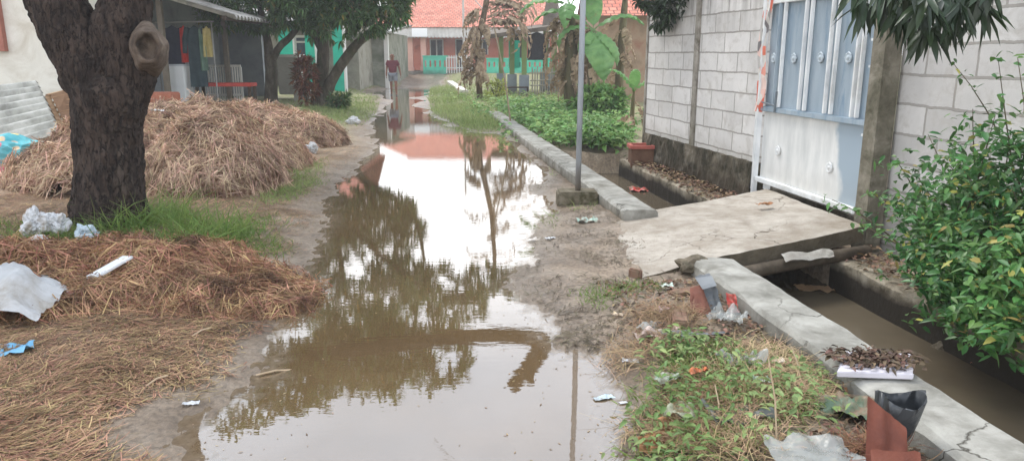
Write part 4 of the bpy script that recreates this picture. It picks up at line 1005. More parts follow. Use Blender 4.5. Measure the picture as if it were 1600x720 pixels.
def herb_patch(name, centres, n, h, L, W, m, lo=.15):
    P, D, S = [], [], []
    for (cx, cy, rx, ry) in centres:
        p = spots(n, cx, cy, rx, ry); p = p[(p[:, 0] < kerb_out(p[:, 1]) - .03) | (p[:, 0] > kerb_in(p[:, 1]) + .02)]; z = ground_h(p[:, 0], p[:, 1]); p, z = p[z > -.2], z[z > -.2]; k = len(p)
        P.append(np.stack([p[:, 0], p[:, 1], z + h * rng.uniform(lo, 1, k) * (.4 + 1.2 * fbm(p[:, 0] * 2.2, p[:, 1] * 2.2, seed=71))], 1)); D.append(rdir(k, -.3, .6))
    P, D = np.concatenate(P), np.concatenate(D); n_ = len(P)
    V, F = leaves(P, D, _norm(rdir(n_) * .6 + np.array([0, -.2, 1.0])), L * rng.uniform(.6, 1.3, n_), W * rng.uniform(.7, 1.2, n_), bend=.3)
    return tag(np_obj(name, V, F, m), kind='stuff')
herb_patch('foreground_weeds', [(*gp(x, y, .1)[:2], rx, ry) for x, y, rx, ry in [(1110, 575, .2, .2), (1080, 620, .25, .22), (1150, 660, .28, .22), (1230, 640, .2, .2), (1180, 610, .22, .15), (1030, 650, .14, .3), (1090, 700, .3, .15), (1280, 590, .18, .14), (1060, 560, .15, .14)]], 150, .12, .05, .018, weedl, .0)
gcov = pm('ground_cover_leaf', [s(82, 116, 60), s(114, 150, 84), s(144, 176, 108)], 1.2, .5, 0, island=.35, transl=.3)
herb_patch('ground_cover', [(1.15, 13.2, .75, 1.0), (.9, 15, .9, 1.6), (1.6, 13.0, .45, .8), (.5, 17.5, .7, 2), (1.5, 16.5, 1.2, 2.0), (.2, 20, 1.1, 2.5), (1.8, 19, 1.0, 2)], 1100, .34, .13, .075, gcov, .25)
herb_patch('back_vegetation', [(-.2, 22.5, 1.0, 2.5), (1.6, 22, 1.5, 2.5), (-1.0, 26, 1.4, 3), (1.8, 25.5, 1.5, 2)], 700, .22, .13, .07, pm('pale_cover_leaf', [s(110, 134, 72), s(140, 162, 96), s(160, 176, 116)], 1.2, .5, 0, island=.3, transl=.3), .1)
pa = []
for (x, y, rx, ry, n, h) in [(745, 205, .5, 1.6, 700, .12), (770, 222, .35, 1.2, 500, .1), (715, 196, .5, 1.6, 500, .12), (690, 180, .35, 2.0, 400, .14)]:
    c = gp(x, y, .0); pa.append(grass('', spots(n, c[0], c[1], rx, ry), h, .011, grassm, .6, 2))
V, F = merge(pa); tag(np_obj('flooded_grass', V, F, grassy), kind='stuff')
# ================================================================== leafy bush on the right
def bush():
    base = (3.12, 4.55, -.06)
    t = thing('leafy_bush', 'green leafy bush overhanging the drain in front of the right block wall', 'bush', base)
    lv = pm('bush_leaf', [s(46, 80, 40), s(66, 108, 54), s(90, 134, 70), s(122, 158, 88)], 1.3, .42, 0, island=.42, transl=.3, spec=.4, odd=(s(168, 160, 84), .05))
    rn = random.Random(21); mb = MB(); P, D = [], []
    tips = [dp(*p) for p in [(1555, 180, 4.3), (1560, 95, 4.6), (1490, 100, 5.0), (1520, 170, 4.8), (1400, 250, 5.3), (1390, 330, 5.3), (1350, 300, 5.6), (1300, 312, 5.8), (1335, 345, 5.5), (1440, 290, 4.9), (1455, 355, 4.7), (1480, 420, 4.1), (1535, 500, 3.75),
            (1570, 410, 3.8), (1590, 320, 3.9), (1600, 240, 4.1), (1530, 330, 4.3), (1500, 260, 4.6), (1450, 210, 5.0), (1575, 470, 3.6), (1510, 460, 3.9), (1590, 90, 4.4), (1440, 390, 4.6), (1600, 380, 3.6), (1470, 340, 4.5), (1550, 260, 4.2), (1475, 250, 4.9), (1495, 380, 4.2), (1620, 480, 3.5), (1660, 300, 3.8), (1640, 200, 4.0), (1545, 430, 3.8), (1525, 400, 4.0), (1420, 320, 5.0),
            (1510, 300, 4.3), (1560, 350, 4.0), (1450, 330, 4.7), (1580, 290, 4.0), (1500, 430, 4.05), (1555, 500, 3.7), (1600, 440, 3.6), (1570, 520, 3.5), (1540, 380, 3.7), (1590, 500, 3.3), (1480, 300, 4.6), (1430, 270, 5.0), (1520, 230, 4.5), (1580, 200, 4.3), (1640, 420, 3.2), (1700, 360, 3.1), (1460, 400, 4.5), (1500, 350, 4.2)]]
    for k, tp_ in enumerate(tips):
        b = Vector(base) + Vector((rn.uniform(-.2, .25), rn.uniform(-.75, .9), 0)); e = Vector(tp_)
        mid = (b + e) / 2 + Vector((rn.uniform(-.1, .1), rn.uniform(-.1, .1), rn.uniform(.05, .3)))
        pts = [(b * (1 - u) ** 2 + mid * 2 * u * (1 - u) + e * u * u) for u in [i / 8 for i in range(9)]]
        mb.tube(pts, [.011 - .009 * i / 8 for i in range(9)], 6)
        dense = 5 if k in (0, 1, 2, 3, 4, 5, 6, 7, 8, 17, 18, 21) else 8
        for u in np.linspace(.3 if dense == 8 else .3, 1, dense * 2):
            p = b * (1 - u) ** 2 + mid * 2 * u * (1 - u) + e * u * u
            nb = 1 if dense == 5 else 3
            for bt in range(nb):          # side twigs with leaf fans
                off = Vector((rn.gauss(0, .11), rn.gauss(0, .11), rn.gauss(0, .1))) * (1.0 if dense == 8 else .12)
                q = p + off
                for j in range(6 if dense == 8 else 4):
                    P.append(q + Vector((rn.gauss(0, .02), rn.gauss(0, .02), rn.gauss(0, .02)))); D.append((rn.gauss(0, 1), rn.gauss(-.15, 1), rn.gauss(.1, .6)))
    mb.build('stems', pm('bush_stem', [s(70, 62, 46), s(98, 90, 68)], 9, .85), t, smooth=True)
    P = np.array([tuple(p) for p in P]); n = len(P)
    x = P[:, 0]; lim = np.array([rwall_x(y) - .05 for y in P[:, 1]]); P[:, 0] = np.minimum(x, lim)
    V, F = leaves(P, D, _norm(rdir(n) * .55 + np.array([-.2, -.25, .9])), rng.uniform(.03, .09, n), rng.uniform(.016, .038, n), bend=.25, fold=.15)
    np_obj('foliage', V, F, lv, t)
bush()

# ================================================================== houses
tile = G('clay_roof_tile')
c = tile.n('ShaderNodeUVMap').outputs[0]
br = tile.n('ShaderNodeTexBrick', i_Vector=c, i_Scale=1.0, i_Bias=0.0); br.inputs['Brick Width'].default_value = .25; br.inputs['Row Height'].default_value = .27; br.inputs['Mortar Size'].default_value = .02; br.inputs['Mortar Smooth'].default_value = .5
br.inputs['Color1'].default_value = s(190, 108, 86); br.inputs['Color2'].default_value = s(214, 140, 116); br.inputs['Mortar'].default_value = s(122, 76, 64)
col = tile.mix(1.0, br.outputs[0], tile.ramp(tile.noise(c, .9, 7, .7), [(.3, .66), (.6, 1.06)]), 'MULTIPLY')
col = tile.mix(tile.ramp(tile.noise(c, 2.4, 5, .7), [(.6, 0.0), (.75, .5)]), col, s(205, 170, 150))
pp = tile.n('ShaderNodeBsdfPrincipled', i_Roughness=.85); tile.l(col, pp.inputs['Base Color'])
tile.l(tile.n('ShaderNodeBump', i_Strength=.8, i_Distance=.04, i_Height=br.outputs['Fac'], invert=True).outputs[0], pp.inputs['Normal']); tile.l(pp.outputs[0], tile.out.inputs[0])
tile = tile.m
pink = pm('pink_wall', [s(208, 124, 102), s(222, 142, 120), s(230, 154, 134)], 1.5, .85, .1, stain=(s(180, 118, 100), 1.2, .55, .75))
cream = pm('cream_wall', [s(206, 202, 190), s(222, 219, 209), s(230, 228, 220)], 1.2, .85, .12, stain=(s(190, 182, 166), 1.1, .5, .75), grime=(s(150, 136, 112), .1, .8))
teal = pm('teal_paint', [s(20, 150, 124), s(36, 176, 148), s(52, 190, 160)], 2, .6, .06)
teald = pm('teal_fence_paint', [s(62, 176, 146), s(90, 196, 168), s(108, 204, 178)], 2, .65, .06, grime=(s(90, 130, 110), .4, .75))
darkglass = pm('dark_window', [s(34, 36, 40), s(56, 58, 62)], 2, .2, 0, spec=.6)
whitep = pm('white_trim', [s(206, 204, 198), s(226, 224, 220)], 3, .7, .05)
asb = pm('asbestos_sheet', [s(150, 148, 142), s(184, 182, 177), s(204, 202, 198)], 4, .9, .2, stain=(s(110, 106, 96), 2.2, .52, .72))
wood = pm('worn_wood', [s(124, 94, 66), s(160, 128, 96), s(180, 150, 118)], 5, .8, .3, aniso=(1, 1, 6))
woodd = pm('dark_wood', [s(56, 46, 38), s(84, 70, 58)], 5, .8, .3)
def uv_box(o):
    uv = o.data.uv_layers.new(name='UVMap')
    for p in o.data.polygons:
        n = p.normal
        for li in p.loop_indices:
            v = o.data.vertices[o.data.loops[li].vertex_index].co
            uv.data[li].uv = (v.x if abs(n.y) >= abs(n.x) else v.y, v.z / math.sqrt(max(.02, 1 - n.z * n.z)))
def wavy_roof(name, A, B, C, D, mat, parent, nu, amp, nv=4, thick=.04):
    """A,B eave corners (left,right), C,D ridge right/left; corrugated across"""
    mb = MB(); f = lambda u, v: (0, 0, amp * math.cos(u * nu * 2 * math.pi))
    mb.patch(A, B, C, D, nu * 6, nv, f); mb.patch(*[tuple(Vector(p) - Vector((0, 0, thick))) for p in (D, C, B, A)], nu * 6, nv, lambda u, v: (0, 0, amp * math.cos(u * nu * 2 * math.pi)))
    return mb.build(name, mat, parent, smooth=True)

# ---- pink house with tiled roof
HY, HZ = 46.0, .5
hx = lambda px, Y=HY: dp(px, 60, Y)[0]
hz = lambda py, Y=HY: dp(700, py, Y)[2]
X0, X1 = hx(560), hx(905)
t = thing('pink_house', 'long pink house with red tiled roof closing the far end of the lane', 'house', ((X0 + X1) / 2, HY + 2, HZ))
Yw = HY + 1.9; zt = hz(57)
openings = [(623, 642, 62, None), (672, 692, 62, 88), (712, 735, 62, None), (745, 762, 62, 86), (800, 818, 60, None), (838, 858, 62, 88)]
mb = MB(); xs = X0
for (a, b, ty, by) in openings:
    xa, xb = hx(a, Yw), hx(b, Yw); za = hz(ty, Yw); zb = HZ + .15 if by is None else hz(by, Yw)
    mb.box(xs, xa, Yw, Yw + .2, HZ - .4, zt + .3)
    mb.box(xa, xb, Yw, Yw + .2, za, zt + .3)
    mb.box(xa, xb, Yw, Yw + .2, HZ - .4, zb)
    xs = xb
mb.box(xs, X1, Yw, Yw + .2, HZ - .4, zt + .3)
mb.box(X0, X0 + .2, Yw + .2, Yw + 7, HZ - .4, zt + .3); mb.box(X1 - .2, X1, Yw + .2, Yw + 7, HZ - .4, zt + .3); mb.box(X0 + .2, X1 - .2, Yw + 6.8, Yw + 7, HZ - .4, zt + .3)
mb.build('wall', pink, t)
for (a, b, ty, by) in openings:
    xa, xb = hx(a, Yw), hx(b, Yw); za = hz(ty, Yw); zb = HZ + .15 if by is None else hz(by, Yw)
    mb = MB(); mb.box(xa, xb, Yw + .1, Yw + .14, zb, za); o = mb.build('door' if by is None else 'window', darkglass if by is not None else pm('dark_door', [s(60, 54, 52), s(88, 80, 76)], 3, .6), t)
    mb = MB(); w_ = .07
    for (p, q_) in (((xa, zb), (xa, za)), ((xb, zb), (xb, za)), ((xa, za), (xb, za)), (((xa + xb) / 2, zb), ((xa + xb) / 2, za))): mb.bar((p[0], Yw - .02, p[1]), (q_[0], Yw - .02, q_[1]), w_)
    mb.build('frame', whitep, o)
mb = MB(); mb.box(X0 - .2, X1 + .2, HY - .1, Yw - .002, HZ - .6, HZ + .12); mb.build('plinth', pm('porch_floor', [s(120, 112, 100), s(150, 142, 130)], 3, .9), t)
for px in (640, 661, 733, 800, 868):
    mb = MB(); x = hx(px); mb.box(x - .16, x + .16, HY, HY + .3, HZ + .12, zt + .1); mb.box(x - .2, x + .2, HY - .04, HY + .34, HZ + .12, HZ + .35); mb.build('pillar', pm('pale_pink_pillar', [s(214, 164, 148), s(228, 184, 168)], 2, .8), t)
wavy_roof('verandah_fascia', (X0, HY - .35, zt - .05), (X1, HY - .35, zt - .05), (X1, HY + .0, hz(42)), (X0, HY + .0, hz(42)), pm('pale_fascia', [s(170, 166, 158), s(196, 192, 184)], 3, .85, .1), t, 60, .03)
xa, xb = hx(644, HY - .4), hx(668, HY - .4); mb = MB(); mb.box(xa, xb, HY - .5, HY - .46, hz(58), hz(45)); mb.build('signboard', pm('bright_white', [s(244, 244, 244), s(250, 250, 250)], 3, .6, 0), t)
re, rr_ = hz(43), 5.35
mb = MB(); ey = HY - .15
mb.patch((X0 - .6, ey, re), (X1 + .6, ey, re), (X1 - 2.2, ey + 5.2, rr_), (X0 + 2.0, ey + 5.2, rr_), 30, 8)
mb.patch((X1 + .6, ey, re), (X1 + .6, ey + 10.4, re), (X1 - 2.2, ey + 5.2, rr_), (X1 - 2.2, ey + 5.2, rr_), 8, 8)
mb.patch((X0 - .6, ey + 10.4, re), (X0 - .6, ey, re), (X0 + 2.0, ey + 5.2, rr_), (X0 + 2.0, ey + 5.2, rr_), 8, 8)
mb.patch((X1 + .6, ey + 10.4, re), (X0 - .6, ey + 10.4, re), (X0 + 2.0, ey + 5.2, rr_), (X1 - 2.2, ey + 5.2, rr_), 30, 8)
o = mb.build('roof', tile, t); uv_box(o)
mb = MB(); mb.tube([(X0 + 2, ey + 5.2, rr_), (X1 - 2.2, ey + 5.2, rr_)], .13, 8); mb.build('ridge', pm('ridge_tile', [s(170, 98, 80), s(196, 126, 104)], 5, .85), t)
# ---- green parapets with slots
def parapet(name, label, pxa, pxb, Y, py0, py1, slots):
    xa, xb = hx(pxa, Y), hx(pxb, Y); z0 = hz(py1, Y) - .25; z1 = hz(py0, Y)
    t = thing(name, label, 'parapet', ((xa + xb) / 2, Y, z0), group='green parapets')
    n = slots; w_ = (xb - xa) / n; mb = MB(); zb, zu = z0 + (z1 - z0) * .45, z0 + (z1 - z0) * .8
    mb.box(xa, xb, Y, Y + .15, z0, zb); mb.box(xa, xb, Y, Y + .15, zu, z1)
    for k in range(n + 1):
        cx = xa + w_ * k; mb.box(max(xa, cx - w_ * .32), min(xb, cx + w_ * .32), Y, Y + .15, zb, zu)
    mb.build('wall', teald, t)
    mb = MB(); mb.box(xa - .03, xb + .03, Y - .04, Y + .19, z1, z1 + .07); mb.build('coping', teald, t)
parapet('green_parapet', 'low green slotted parapet left of the white picket gate', 660, 698, HY - .9, 89, 111, 5)
parapet('green_parapet', 'long green slotted parapet behind the open shelter', 760, 872, 40, 93, 107, 14)
t = thing('picket_gate', 'white picket gate between the green parapets of the pink house', 'gate', (hx(716), HY - .9, HZ))
xa, xb = hx(697, HY - .9), hx(737, HY - .9)
for k in range(11):
    x = xa + (xb - xa) * k / 10; mb = MB(); mb.bar((x, HY - .9, HZ), (x, HY - .9, hz(87)), .06, .04); mb.build('picket', whitep, t)
mb = MB(); mb.bar((xa, HY - .88, hz(90)), (xb, HY - .88, hz(90)), .06); mb.bar((xa, HY - .88, hz(106)), (xb, HY - .88, hz(106)), .06); mb.build('rail', whitep, t)
mb = MB(); mb.tube([(hx(725, 44), 44, .3), (hx(724, 44), 44, 6.6)], .06, 8); mb.tube([(hx(728, 44), 44, 5.2), (hx(757, 44), 44, 4.0)], .03, 6)
tag(mb.build('antenna_pole', pm('pale_pole', [s(170, 164, 158), s(190, 184, 178)], 5, .7), base=(hx(725, 44), 44, .3)), 'thin pale pole standing in front of the pink house roof', 'pole')

# ---- second red roofed house behind the banana plants
Y2 = 25.0; x2 = lambda px, Y=Y2: dp(px, 60, Y)[0]; z2 = lambda py, Y=Y2: dp(800, py, Y)[2]
t = thing('brick_house', 'small house with orange red roof half hidden behind the banana plants', 'house', (x2(1010), Y2 + 2, .1))
mb = MB(); mb.box(x2(935), x2(1120), Y2, Y2 + 6, -.1, z2(22)); mb.build('wall', pm('brown_wall', [s(126, 106, 88), s(156, 134, 112), s(140, 100, 82)], 2, .9, .3), t)
mb = MB(); e0, e1 = z2(26), z2(-60); mb.patch((x2(925), Y2 - .6, e0), (x2(1130), Y2 - .6, e0), (x2(1130), Y2 + 3, e1), (x2(925), Y2 + 3, e1), 20, 6); mb.patch((x2(1130), Y2 + 6.6, e0), (x2(925), Y2 + 6.6, e0), (x2(925), Y2 + 3, e1), (x2(1130), Y2 + 3, e1), 20, 6); o = mb.build('roof', tile, t); uv_box(o)

# ---- white house on the left with a porch
t = thing('white_house', 'cream plastered house at the left edge with a shady porch', 'house', (-11.5, 17, .1))
mb = MB(); mb.box(-18, -8.75, 15.5, 18.2, -.2, 4.6); mb.box(-18, -9.9, 18.2, 26.2, -.2, 4.4); mb.build('wall', cream, t)
mb = MB(); mb.box(-9.9, -8.45, 25.9, 26.1, -.2, 3.4); mb.box(-9.9, -9.88, 18.25, 25.9, .1, 3.2); mb.build('porch_wall', pm('blue_grey_wall', [s(116, 122, 132), s(140, 146, 154), s(154, 158, 164)], 1.5, .9, .1), t)
mb = MB(); mb.box(-9.88, -6.9, 18.25, 26, -.1, .17); mb.build('porch_floor', pm('porch_cement', [s(160, 156, 148), s(190, 186, 180)], 2, .9, .1), t)
wavy_roof('awning', (-6.45, 18.0, 2.46), (-6.45, 26.4, 2.46), (-9.9, 26.4, 3.45), (-9.9, 18.0, 3.45), asb, t, 36, .035)
mb = MB(); mb.bar((-6.7, 18.0, 2.42), (-6.7, 26.3, 2.42), .1); mb.build('awning_beam', woodd, t)
for (px, Y, py1) in ((258, 18.6, 148), (355, 21.0, 140)):
    x = dp(px, 100, Y)[0]; mb = MB(); mb.box(x - .06, x + .06, Y - .06, Y + .06, .1, 2.95 if px < 300 else 2.75); mb.build('porch_post', pm('porch_post_paint', [s(110, 102, 92), s(140, 130, 118)], 4, .8), t)
# window with red brown frame at the far left
wy = 15.5; xa, xb = dp(-60, 60, wy)[0], dp(5, 60, wy)[0]; za, zb = dp(0, 75, wy)[2], dp(0, -30, wy)[2]
mb = MB(); mb.box(xa, xb - .1, wy - .03, wy - .004, za + .1, zb); o = mb.build('window', darkglass, t)
mb = MB(); mb.bar((xa, wy - .05, za), (xb, wy - .05, za), .14); mb.bar((xb, wy - .053, za - .07), (xb, wy - .053, zb), .14); mb.build('frame', pm('red_brown_frame', [s(150, 92, 78), s(176, 120, 104)], 4, .7), o)
mb = MB(); yr = 16.85
mb.patch((-18.6, 14.6, 4.0), (-7.2, 14.6, 4.0), (-7.2, 18.5, 5.4), (-18.6, 18.5, 5.4), 20, 5); mb.patch((-7.2, 22.6, 4.0), (-18.6, 22.6, 4.0), (-18.6, 18.5, 5.4), (-7.2, 18.5, 5.4), 20, 5); o = mb.build('roof', tile, t); uv_box(o)

# ---- green house further down
Y3 = 31.0; x3 = lambda px, Y=Y3: dp(px, 60, Y)[0]; z3 = lambda py, Y=Y3: dp(500, py, Y)[2]
t = thing('green_house', 'house with bright teal posts behind the mango trees', 'house', (x3(480), Y3 + 2, .1))
mb = MB(); mb.box(x3(380), x3(545), Y3 + 1.8, Y3 + 6, -.1, 3.4); mb.build('wall', pm('grey_plaster', [s(120, 116, 104), s(146, 142, 128), s(160, 156, 142)], 2, .9, .2, stain=(s(96, 92, 76), 1.5, .5, .7)), t)
for (a, b, y0, y1) in ((435, 457, 50, 110), (476, 491, 36, 140), (519, 535, 55, 125)):
    mb = MB(); mb.box(x3(a), x3(b), Y3, Y3 + .3, .05, z3(20)); o = mb.build('post', teal, t)
    mb = MB(); mb.box(x3(b) - .003, x3(b) + .06, Y3 - .02, Y3 + .32, .05, z3(20)); mb.build('edge_strip', whitep, o)
mb = MB(); xa, xb = x3(460, Y3 + 1.75), x3(478, Y3 + 1.75); mb.box(xa, xb, Y3 + 1.7, Y3 + 1.79, z3(88), z3(56)); o = mb.build('window', pm('blue_dark_glass', [s(44, 56, 74), s(70, 82, 98)], 2, .2), t)
mb = MB(); mb.bar((xa, Y3 + 1.68, z3(65)), (xb, Y3 + 1.68, z3(65)), .08); mb.bar((xa, Y3 + 1.68, z3(56)), (xb, Y3 + 1.68, z3(56)), .1); mb.build('frame', whitep, o)
mb = MB(); mb.box(x3(380), x3(548), Y3 - .3, Y3 + 6.3, z3(20), z3(20) + .12); mb.patch((x3(375), Y3 - .8, z3(16)), (x3(552), Y3 - .8, z3(16)), (x3(552), Y3 + 3, 5), (x3(375), Y3 + 3, 5), 12, 4); mb.patch((x3(552), Y3 + 6.8, z3(16)), (x3(375), Y3 + 6.8, z3(16)), (x3(375), Y3 + 3, 5), (x3(552), Y3 + 3, 5), 12, 4); o = mb.build('roof', tile, t); uv_box(o)
Y4 = 36.0; x4 = lambda px: dp(px, 60, Y4)[0]; z4 = lambda py: dp(600, py, Y4)[2]
t = thing('grey_house', 'mossy grey house side wall behind the potted plants', 'house', (x4(575), Y4 + 2, .1))
mb = MB(); mb.box(x4(535), x4(600), Y4, Y4 + 8, 0, z4(50)); mb.build('wall', pm('mossy_grey_wall', [s(112, 114, 100), s(142, 142, 128), s(158, 158, 146)], 1.2, .9, .2, stain=(s(84, 92, 72), 1.0, .45, .7)), t)
mb = MB(); mb.box(x4(599.6), x4(606), Y4 - .06, Y4 + .2, 0, z4(52)); mb.build('pillar', whitep, t)
wavy_roof('roof', (x4(525), Y4 - .7, z4(52)), (x4(612), Y4 - .7, z4(52)), (x4(612), Y4 + 8, z4(30)), (x4(525), Y4 + 8, z4(30)), asb, t, 14, .04)
mb = MB(); mb.box(x4(566), x4(569), Y4 - .1, Y4 - .003, 0, z4(55)); mb.build('downpipe', woodd, t)

# ---- pale box in front of the porch + wall block
Yb = 24.0; p0, p1 = dp(436, 143, Yb), dp(462, 90, Yb)
t = thing('concrete_box', 'pale grey concrete tank beside the slim forked tree', 'water tank', ((p0[0] + p1[0]) / 2, Yb + .4, .05))
mb = MB(); mb.box(p0[0], p1[0], Yb, Yb + .8, p0[2] - .1, p1[2]); mb.build('tank_body', pm('pale_plaster', [s(170, 166, 158), s(196, 192, 186)], 2, .9, .2, stain=(s(140, 134, 122), 2, .5, .7)), t, bevel=.02)
mb = MB(); mb.box(p0[0] - .06, p1[0] + .06, Yb - .06, Yb + .86, p1[2], p1[2] + .09); mb.build('rim', whitep, t)
mb = MB(); q0, q1 = dp(458, 138, Yb - .6), dp(482, 128, Yb - .6); mb.box(q0[0], q1[0], Yb - .6, Yb - .3, 0.02, q1[2]); tag(mb.build('low_step', MATS['pale_plaster'], base=(q0[0], Yb - .6, .05), bevel=.02), 'low pale concrete block at the foot of the grey tank', 'block')

# ================================================================== shelter right of the lane
YS = 29.5; xs_ = lambda px, Y=YS: dp(px, 100, Y)[0]; zs = lambda py, Y=YS: dp(800, py, Y)[2]
t = thing('open_shelter', 'open shelter with green posts on blue grey bases and a thin dark roof', 'shelter', (xs_(815), YS + 1, .1))
for k, (px, Y) in enumerate(((783, 32.2), (800, 30.6), (819, 29.5), (866, 29.9), (852, 32.4))):
    x = xs_(px, Y); w_ = .1
    mb = MB(); mb.box(x - w_, x + w_, Y - w_, Y + w_, .8, dp(0, 52, Y)[2] + .12); o = mb.build('post', pm('olive_green_post', [s(128, 150, 92), s(150, 170, 112)], 2, .8), t)
    mb = MB(); mb.box(x - .19, x + .19, Y - .19, Y + .19, -.1, .82); mb.build('base', pm('blue_grey_base', [s(138, 150, 160), s(164, 174, 182)], 2, .85, .15, grime=(s(110, 108, 96), 0, .4)), o)
mb = MB(); a1, a2, a3, a4 = dp(768, 54, 29), dp(868, 40, 29), dp(876, 36, 33.2), dp(772, 46, 33.2)
mb.patch(a1, a2, a3, a4, 6, 6); mb.patch(*[tuple(Vector(p) - Vector((0, 0, .14))) for p in (a4, a3, a2, a1)], 6, 6)
for p, q_ in ((a1, a2), (a2, a3), (a3, a4), (a4, a1)): mb.bar(tuple(Vector(p) - Vector((0, 0, .07))), tuple(Vector(q_) - Vector((0, 0, .07))), .15)
mb.build('roof', pm('dark_shelter_roof', [s(92, 84, 74), s(124, 114, 102)], 3, .9), t)
mb = MB(); cpt = dp(845, 20, 31); mb.patch(dp(846, 48, 31), dp(872, 44, 31), dp(868, -30, 31.4), dp(858, -30, 31.4), 4, 4); mb.patch(dp(872, 44, 31), dp(876, 42, 33), dp(870, -30, 33), dp(868, -30, 31.4), 4, 4)
mb.build('upper_roof', MATS['dark_shelter_roof'], t)
teal_b = MB(); teal_b.box(xs_(795, 34), xs_(812, 34), 34, 34.1, 1.0, 2.6); tag(teal_b.build('green_board', teal, base=(xs_(803, 34), 34, 1)), 'upright teal board seen between the shelter posts', 'board')
def cloth_sheet(name, label, cat, c, w_, h_, mat, group=None, sleeve=False, seed=0, face=(1, 0, 0)):
    """hanging garment: two draped layers joined over the rail; c = top centre, w_ along face"""
    fx = Vector(face).normalized(); nn = Vector((-fx.y, fx.x, 0)); mb = MB()
    for side in (1, -1):
        def f(u, v):
            wob = .035 * math.sin(u * 9 + seed + v * 2) * (1 - v) + .02 * mnoise.noise(Vector((u * 4, v * 4, seed)))
            sh = (.12 * abs(u - .5) * 2) if v > .97 else 0
            return tuple(nn * (side * (.012 + .03 * (1 - v)) + wob) + Vector((0, 0, -sh)) + fx * (.04 * (1 - v) * (u - .5)))
        a = Vector(c) - fx * (w_ / 2); b = Vector(c) + fx * (w_ / 2); dz = Vector((0, 0, -h_))
        mb.patch(a + dz, b + dz, b, a, 12, 14, f)
    if sleeve:
        for sgn in (-1, 1):
            p = Vector(c) + fx * (sgn * w_ * .46); q_ = p + fx * (sgn * .1) + Vector((0, 0, -h_ * .45)); mb.tube([p + Vector((0, 0, -.05)), (p + q_) / 2 + fx * (sgn * .03), q_], [.07, .065, .06], 8)
    o = mb.build(name, mat, base=tuple(c), smooth=True)
    return tag(o, label, cat, group)
cm = lambda nm, a, b: pm(nm, [s(*a), s(*b)], 6, .9, .2)
cloth_sheet('dark_cloth', 'dark cloth hanging under the open shelter roof', 'cloth', dp(839, 50, 29.4), .68, 1.05, cm('black_cloth', (44, 44, 50), (66, 66, 72)), seed=3, face=(1, .2, 0))
cloth_sheet('grey_cloth', 'small grey cloth hanging between the green shelter posts', 'cloth', dp(811, 47, 30), .35, .4, cm('grey_cloth', (80, 76, 74), (104, 100, 98)), seed=5)
# bamboo fence
t = thing('bamboo_fence', 'pale bamboo picket fence at the right of the open shelter', 'fence', (xs_(850, 28.6), 28.6, 0))
bamb = pm('pale_bamboo', [s(150, 146, 132), s(184, 180, 166)], 6, .85, .2)
for k in range(15):
    px = 832 + k * 4.0; x = xs_(px, 28.6); mb = MB(); top = zs(106 + 3 * math.sin(k * 2.3), 28.6); mb.tube([(x, 28.6, -.05), (x + .06 * math.sin(k * 3.1), 28.6, top)], .025, 6); mb.build('picket', bamb, t)
mb = MB()
for py in (114, 126, 134): mb.tube([(xs_(828, 28.57), 28.56, zs(py, 28.6)), (xs_(892, 28.57), 28.56, zs(py - 1, 28.6))], .025, 6)
mb.build('rail', bamb, t)
t = thing('bamboo_bench', 'low dark slatted bench in front of the shelter bases', 'bench', (xs_(805, 28.8), 28.8, 0))
mb = MB()
for k in range(5): mb.box(xs_(785, 28.8), xs_(826, 28.8), 28.5 + .1 * k, 28.57 + .1 * k, .36, .40)
mb.build('seat', woodd, t)
for px in (787, 824):
    for dy in (28.53, 28.93): mb = MB(); mb.box(xs_(px) - .03, xs_(px) + .03, dy - .03, dy + .03, -.05, .36); mb.build('leg', woodd, t)
# yellowish shrub next to it
def shrub(name, label, base, r, h, n, L, W, m, cat='shrub', group=None, stem=True):
    t = thing(name, label, cat, base, group=group); rn = random.Random(int(base[0] * 91 + base[1] * 7)); mb = MB()
    for k in range(7):
        a = rn.uniform(0, 6.28); mb.tube([base, (base[0] + math.cos(a) * r * .3, base[1] + math.sin(a) * r * .3, base[2] + h * .5), (base[0] + math.cos(a) * r * .7, base[1] + math.sin(a) * r * .7, base[2] + h * .9)], [.014, .01, .006], 5)
    mb.build('stems', bark2, t)
    V, F = crown([((base[0], base[1], base[2] + h * .55), (r, r, h * .5)), ((base[0] + r * .3, base[1], base[2] + h * .75), (r * .6, r * .6, h * .35))], n, 7, L, W, droop=.2, updir=.3); np_obj('foliage', V, F, m, t)
    return t
shrub('yellow_shrub', 'small yellow green shrub at the foot of the dead banana plant', (xs_(775, 25.5), 25.5, 0), .45, .75, 130, .16, .05, pm('yellow_leaf', [s(150, 160, 70), s(180, 186, 90)], 2, .5, 0, island=.3, transl=.3))
shrub('red_leaf_shrub', 'reddish brown croton shrub left of the slanting mango tree', (dp(478, 150, 20.8)[0], 20.8, .1), .3, 1.4, 150, .2, .05, pm('croton_leaf', [s(96, 62, 48), s(126, 82, 60), s(110, 96, 60)], 2, .5, 0, island=.4, transl=.25))
shrub('green_shrub', 'low green plant at the foot of the slanting mango tree', (dp(528, 166, 20.6)[0], 20.6, .1), .3, .45, 90, .2, .05, leafm)
shrub('green_shrub', 'bushy green growth around the foot of the banana plants', (bx(935, 17.6), 17.6, 0), .7, .8, 320, .15, .07, gcov)
